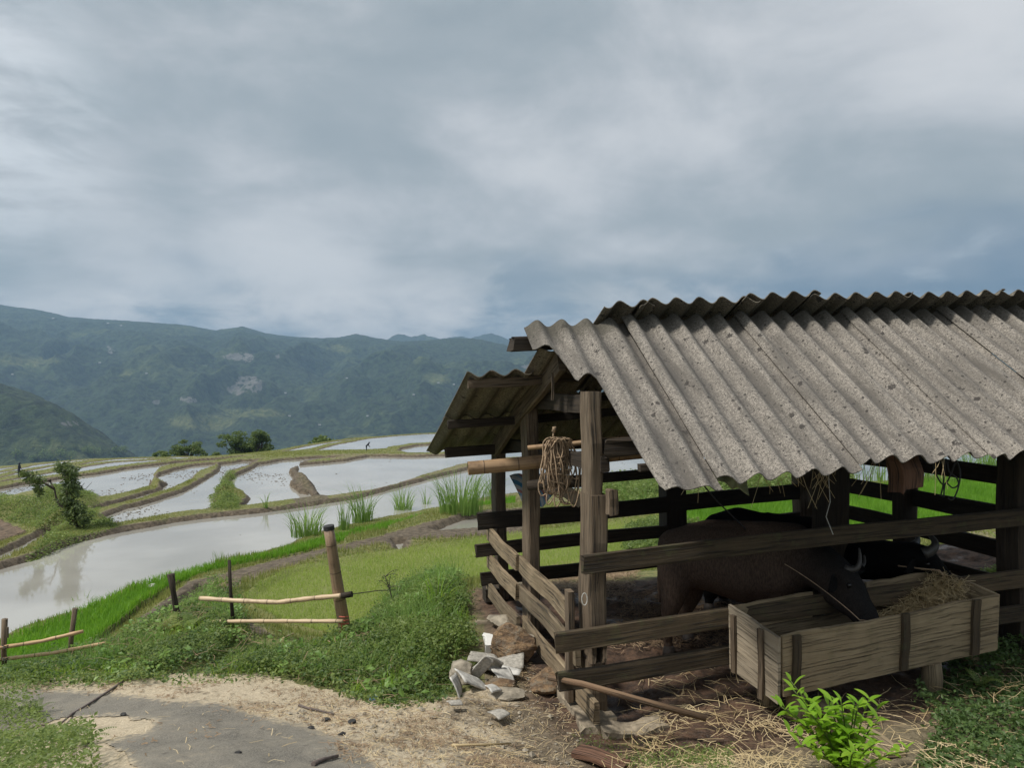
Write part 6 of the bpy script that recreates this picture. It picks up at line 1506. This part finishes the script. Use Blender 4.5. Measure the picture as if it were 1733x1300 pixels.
# ================================================================ straw and litter
def strands(name, X, Y, Z, L, w, m, lab, seed, up=.12, cat='straw', parent=None):
    r = np.random.RandomState(seed); N = len(X); a = r.uniform(0, np.pi * 2, N); el = r.normal(size=N) * up
    d = np.stack([np.cos(a) * np.cos(el), np.sin(a) * np.cos(el), np.sin(el)], -1); s = np.stack([-np.sin(a), np.cos(a), r.normal(size=N) * .3], -1)
    c = np.stack([X, Y, Z], -1); L = L[:, None]; bend = np.stack([r.normal(size=N), r.normal(size=N), np.abs(r.normal(size=N)) * .6], -1) * L * .10
    V = []
    for t in (-.5, 0, .5):
        q = c + d * L * t + (bend if t == 0 else 0); V += [q - s * w / 2, q + s * w / 2]
    V = np.stack(V, 1); i = np.arange(N) * 6
    f = np.concatenate([np.stack([i, i + 1, i + 3, i + 2], -1), np.stack([i + 2, i + 3, i + 5, i + 4], -1)], 0)
    o = link(name, mesh_np(name, V.reshape(-1, 3), f), m, parent)
    return tag(o, lab, cat, kind='stuff') if parent is None else o
ST = [(1150, 1215), (1230, 1190), (1330, 1205), (1450, 1190), (1560, 1170), (1640, 1130), (1800, 1110), (1850, 1420), (1080, 1420), (1040, 1290), (1100, 1235)]
X, Y, Z = scatter_px(10000, ST, 3, 41, jitter=14, dens=lambda X, Y, q: q.rand(len(X)) < .25 + .75 * sstep(.4, .6, fbm(X * 2.2, Y * 2.2, 3)))
strands('straw', X, Y, Z + .012 + RS.rand(len(X)) * .05, RS.uniform(.06, .28, len(X)), .0045, M['straw'], 'loose dry straw spread over the ground in front of the trough', 42, .15)
X, Y, Z = DEADV; strands('dead_stems', X, Y, Z + .04 + RS.rand(len(X)) * .10, RS.uniform(.06, .30, len(X)), .005, M['straw_dark'], 'brown dead stems tangled in the verge weeds', 47, .35, 'dead stems')
X, Y, Z = scatter_px(2600, [(1040, 1140), (1240, 1100), (1330, 1200), (1230, 1230), (1040, 1230)], 3, 43, jitter=10)
k = RS.rand(len(X)) < .14; strands('straw', X[k], Y[k], Z[k] + .02, RS.uniform(.1, .3, k.sum()), .0045, M['straw'], 'scattered straws on the dark soil inside the front rails', 44, .1)
X, Y, Z = scatter_px(26000, [(1030, 1020), (1120, 1000), (1300, 1040), (1300, 1100), (1030, 1100), (1080, 960), (930, 960), (930, 1000)], 5, 45, jitter=8)
strands('dung_litter', X, Y, Z + .015 + RS.rand(len(X)) * .03, RS.uniform(.03, .12, len(X)), .006, M['straw_dark'], 'trampled brown dung and straw litter on the shed floor', 46, .2, 'litter')
X, Y, Z = scatter_px(60000, [(1030, 905), (1120, 900), (1120, 1000), (1040, 1010), (930, 990), (930, 955), (1030, 940)], 8.9, 48, jitter=5)
LITT = [(380, 1200), (560, 1185), (700, 1190), (800, 1180), (880, 1120), (960, 1170), (990, 1260), (960, 1420), (640, 1420), (560, 1240)]
X, Y, Z = scatter_px(24000, LITT, 3, 51, jitter=12, dens=lambda X, Y, q: q.rand(len(X)) < .15 + .85 * sstep(.5, .65, fbm(X * 1.8 + 4, Y * 1.8, 3)))
strands('litter', X, Y, Z + .006 + RS.rand(len(X)) * .012, RS.uniform(.015, .09, len(X)), .004, M['straw_dark'], 'brown twigs and leaf litter on the dirt between road and shed', 52, .12, 'litter')
X, Y, Z = scatter_px(5000, LITT, 3, 53, jitter=12); strands('litter', X, Y, Z + .008, RS.uniform(.02, .12, len(X)), .003, M['straw'], 'pale straws scattered on the dirt between road and shed', 54, .1, 'litter')
CH2 = [(-60, 1160), (150, 1152), (300, 1150), (450, 1150), (560, 1180), (640, 1200), (640, 1230), (560, 1235), (400, 1200), (200, 1175), (-60, 1175)]
X, Y, Z = scatter_px(15000, CH2, 3, 55, jitter=6, dens=lambda X, Y, q: q.rand(len(X)) < .1 + .9 * sstep(.5, .62, fbm(X * 2.4 + 4, Y * 2.4, 3))); strands('litter', X, Y, Z + .008, RS.uniform(.015, .08, len(X)), .006, M['straw_dark'], 'dark bits of litter on the pale chaff along the road', 56, .15, 'litter')
RDL = [(-60, 1175), (200, 1175), (430, 1210), (600, 1260), (640, 1420), (-60, 1420)]
X, Y, Z = scatter_px(260, RDL, 3, 57, jitter=3); strands('litter', X, Y, Z + .014, RS.uniform(.02, .13, len(X)), .004, M['straw'], 'a few pale straws on the asphalt', 58, .05, 'litter')
X, Y, Z = scatter_px(1400, RDL, 3, 59, jitter=3, dens=lambda X, Y, q: q.rand(len(X)) < .05 + .95 * sstep(.56, .66, fbm(X * 2.0 + 4, Y * 2.0, 3))); strands('litter', X, Y, Z + .014, RS.uniform(.01, .05, len(X)), .008, M['straw_dark'], 'dark leaf crumbs on the asphalt', 60, .1, 'litter')
# small stones strewn over the chaff and dirt
X, Y, Z = scatter_px(5200, LITT + [], 3, 61, jitter=14); r = np.random.RandomState(62); N = len(X)
oc = np.array([(1, 0, 0), (-1, 0, 0), (0, 1, 0), (0, -1, 0), (0, 0, 1), (0, 0, -1)], float); of = np.array([(0, 2, 4), (2, 1, 4), (1, 3, 4), (3, 0, 4), (2, 0, 5), (1, 2, 5), (3, 1, 5), (0, 3, 5)])
sz = r.lognormal(-4.9, .55, N).clip(.003, .035); V_ = oc[None] * (sz[:, None, None] * r.uniform(.6, 1.3, (N, 6, 1)) * np.array([1, 1, .6])) + np.stack([X, Y, Z + sz * .3], -1)[:, None]
f_ = (of[None] + (np.arange(N) * 6)[:, None, None]).reshape(-1, 3)
tag(link('gravel', mesh_np('gravel', V_.reshape(-1, 3), f_), M['stone_grey']), 'small loose stones and crumbs on the dirt left of the shed', 'gravel', kind='stuff')
# hay in the trough
u = RS.rand(5200); w = .28 + .46 * RS.rand(5200); hgt = RS.rand(5200) * .20 * np.sin(np.pi * np.clip(u, 0, 1)) ** .4
uu = .42 + .53 * u ** .7; base = np.array([FLb.lerp(FRb, float(a)).lerp(BLb.lerp(BRb, float(a)), float(b)) for a, b in zip(uu, w)])
topz = np.array([(FLt.lerp(FRt, float(a)).lerp(BLt.lerp(BRt, float(a)), float(b))).z for a, b in zip(uu, w)])
fill = np.clip((uu - .42) / .5, 0, 1) ** .7
zz_ = base[:, 2] + .06 + (topz - base[:, 2] - .05 + .085 * sstep(.62, .9, uu) - .03) * fill * (0.5 + .5 * RS.rand(5200))
strands('hay', base[:, 0], base[:, 1], zz_, RS.uniform(.06, .20, 5200), .0045, M['straw'], 'heap of dry hay filling the right end of the trough', 63, .35, 'hay')

# ================================================================ haze over the valley
c = [(-11000, -60, -520), (11000, -60, -520), (11000, 7400, -520), (-11000, 7400, -520)]
top_z = 520.0
vs = c + [(x, y, top_z) for x, y, _ in c]
me = bpy.data.meshes.new('haze'); me.from_pydata(vs, [], [(0, 3, 2, 1), (4, 5, 6, 7), (0, 1, 5, 4), (1, 2, 6, 5), (2, 3, 7, 6), (3, 0, 4, 7)])
hm = bpy.data.materials.new('haze'); hm.use_nodes = True; t = NT(hm.node_tree); ou = t.add('ShaderNodeOutputMaterial')
pv = t.add('ShaderNodeVolumePrincipled', i_Color=(0.46, 0.71, 1.0, 1), i_Density=HAZE); pv.inputs['Anisotropy'].default_value = 0.2
t.l.new(pv.outputs[0], ou.inputs['Volume'])
tag(link('haze', me, hm), kind='stuff')
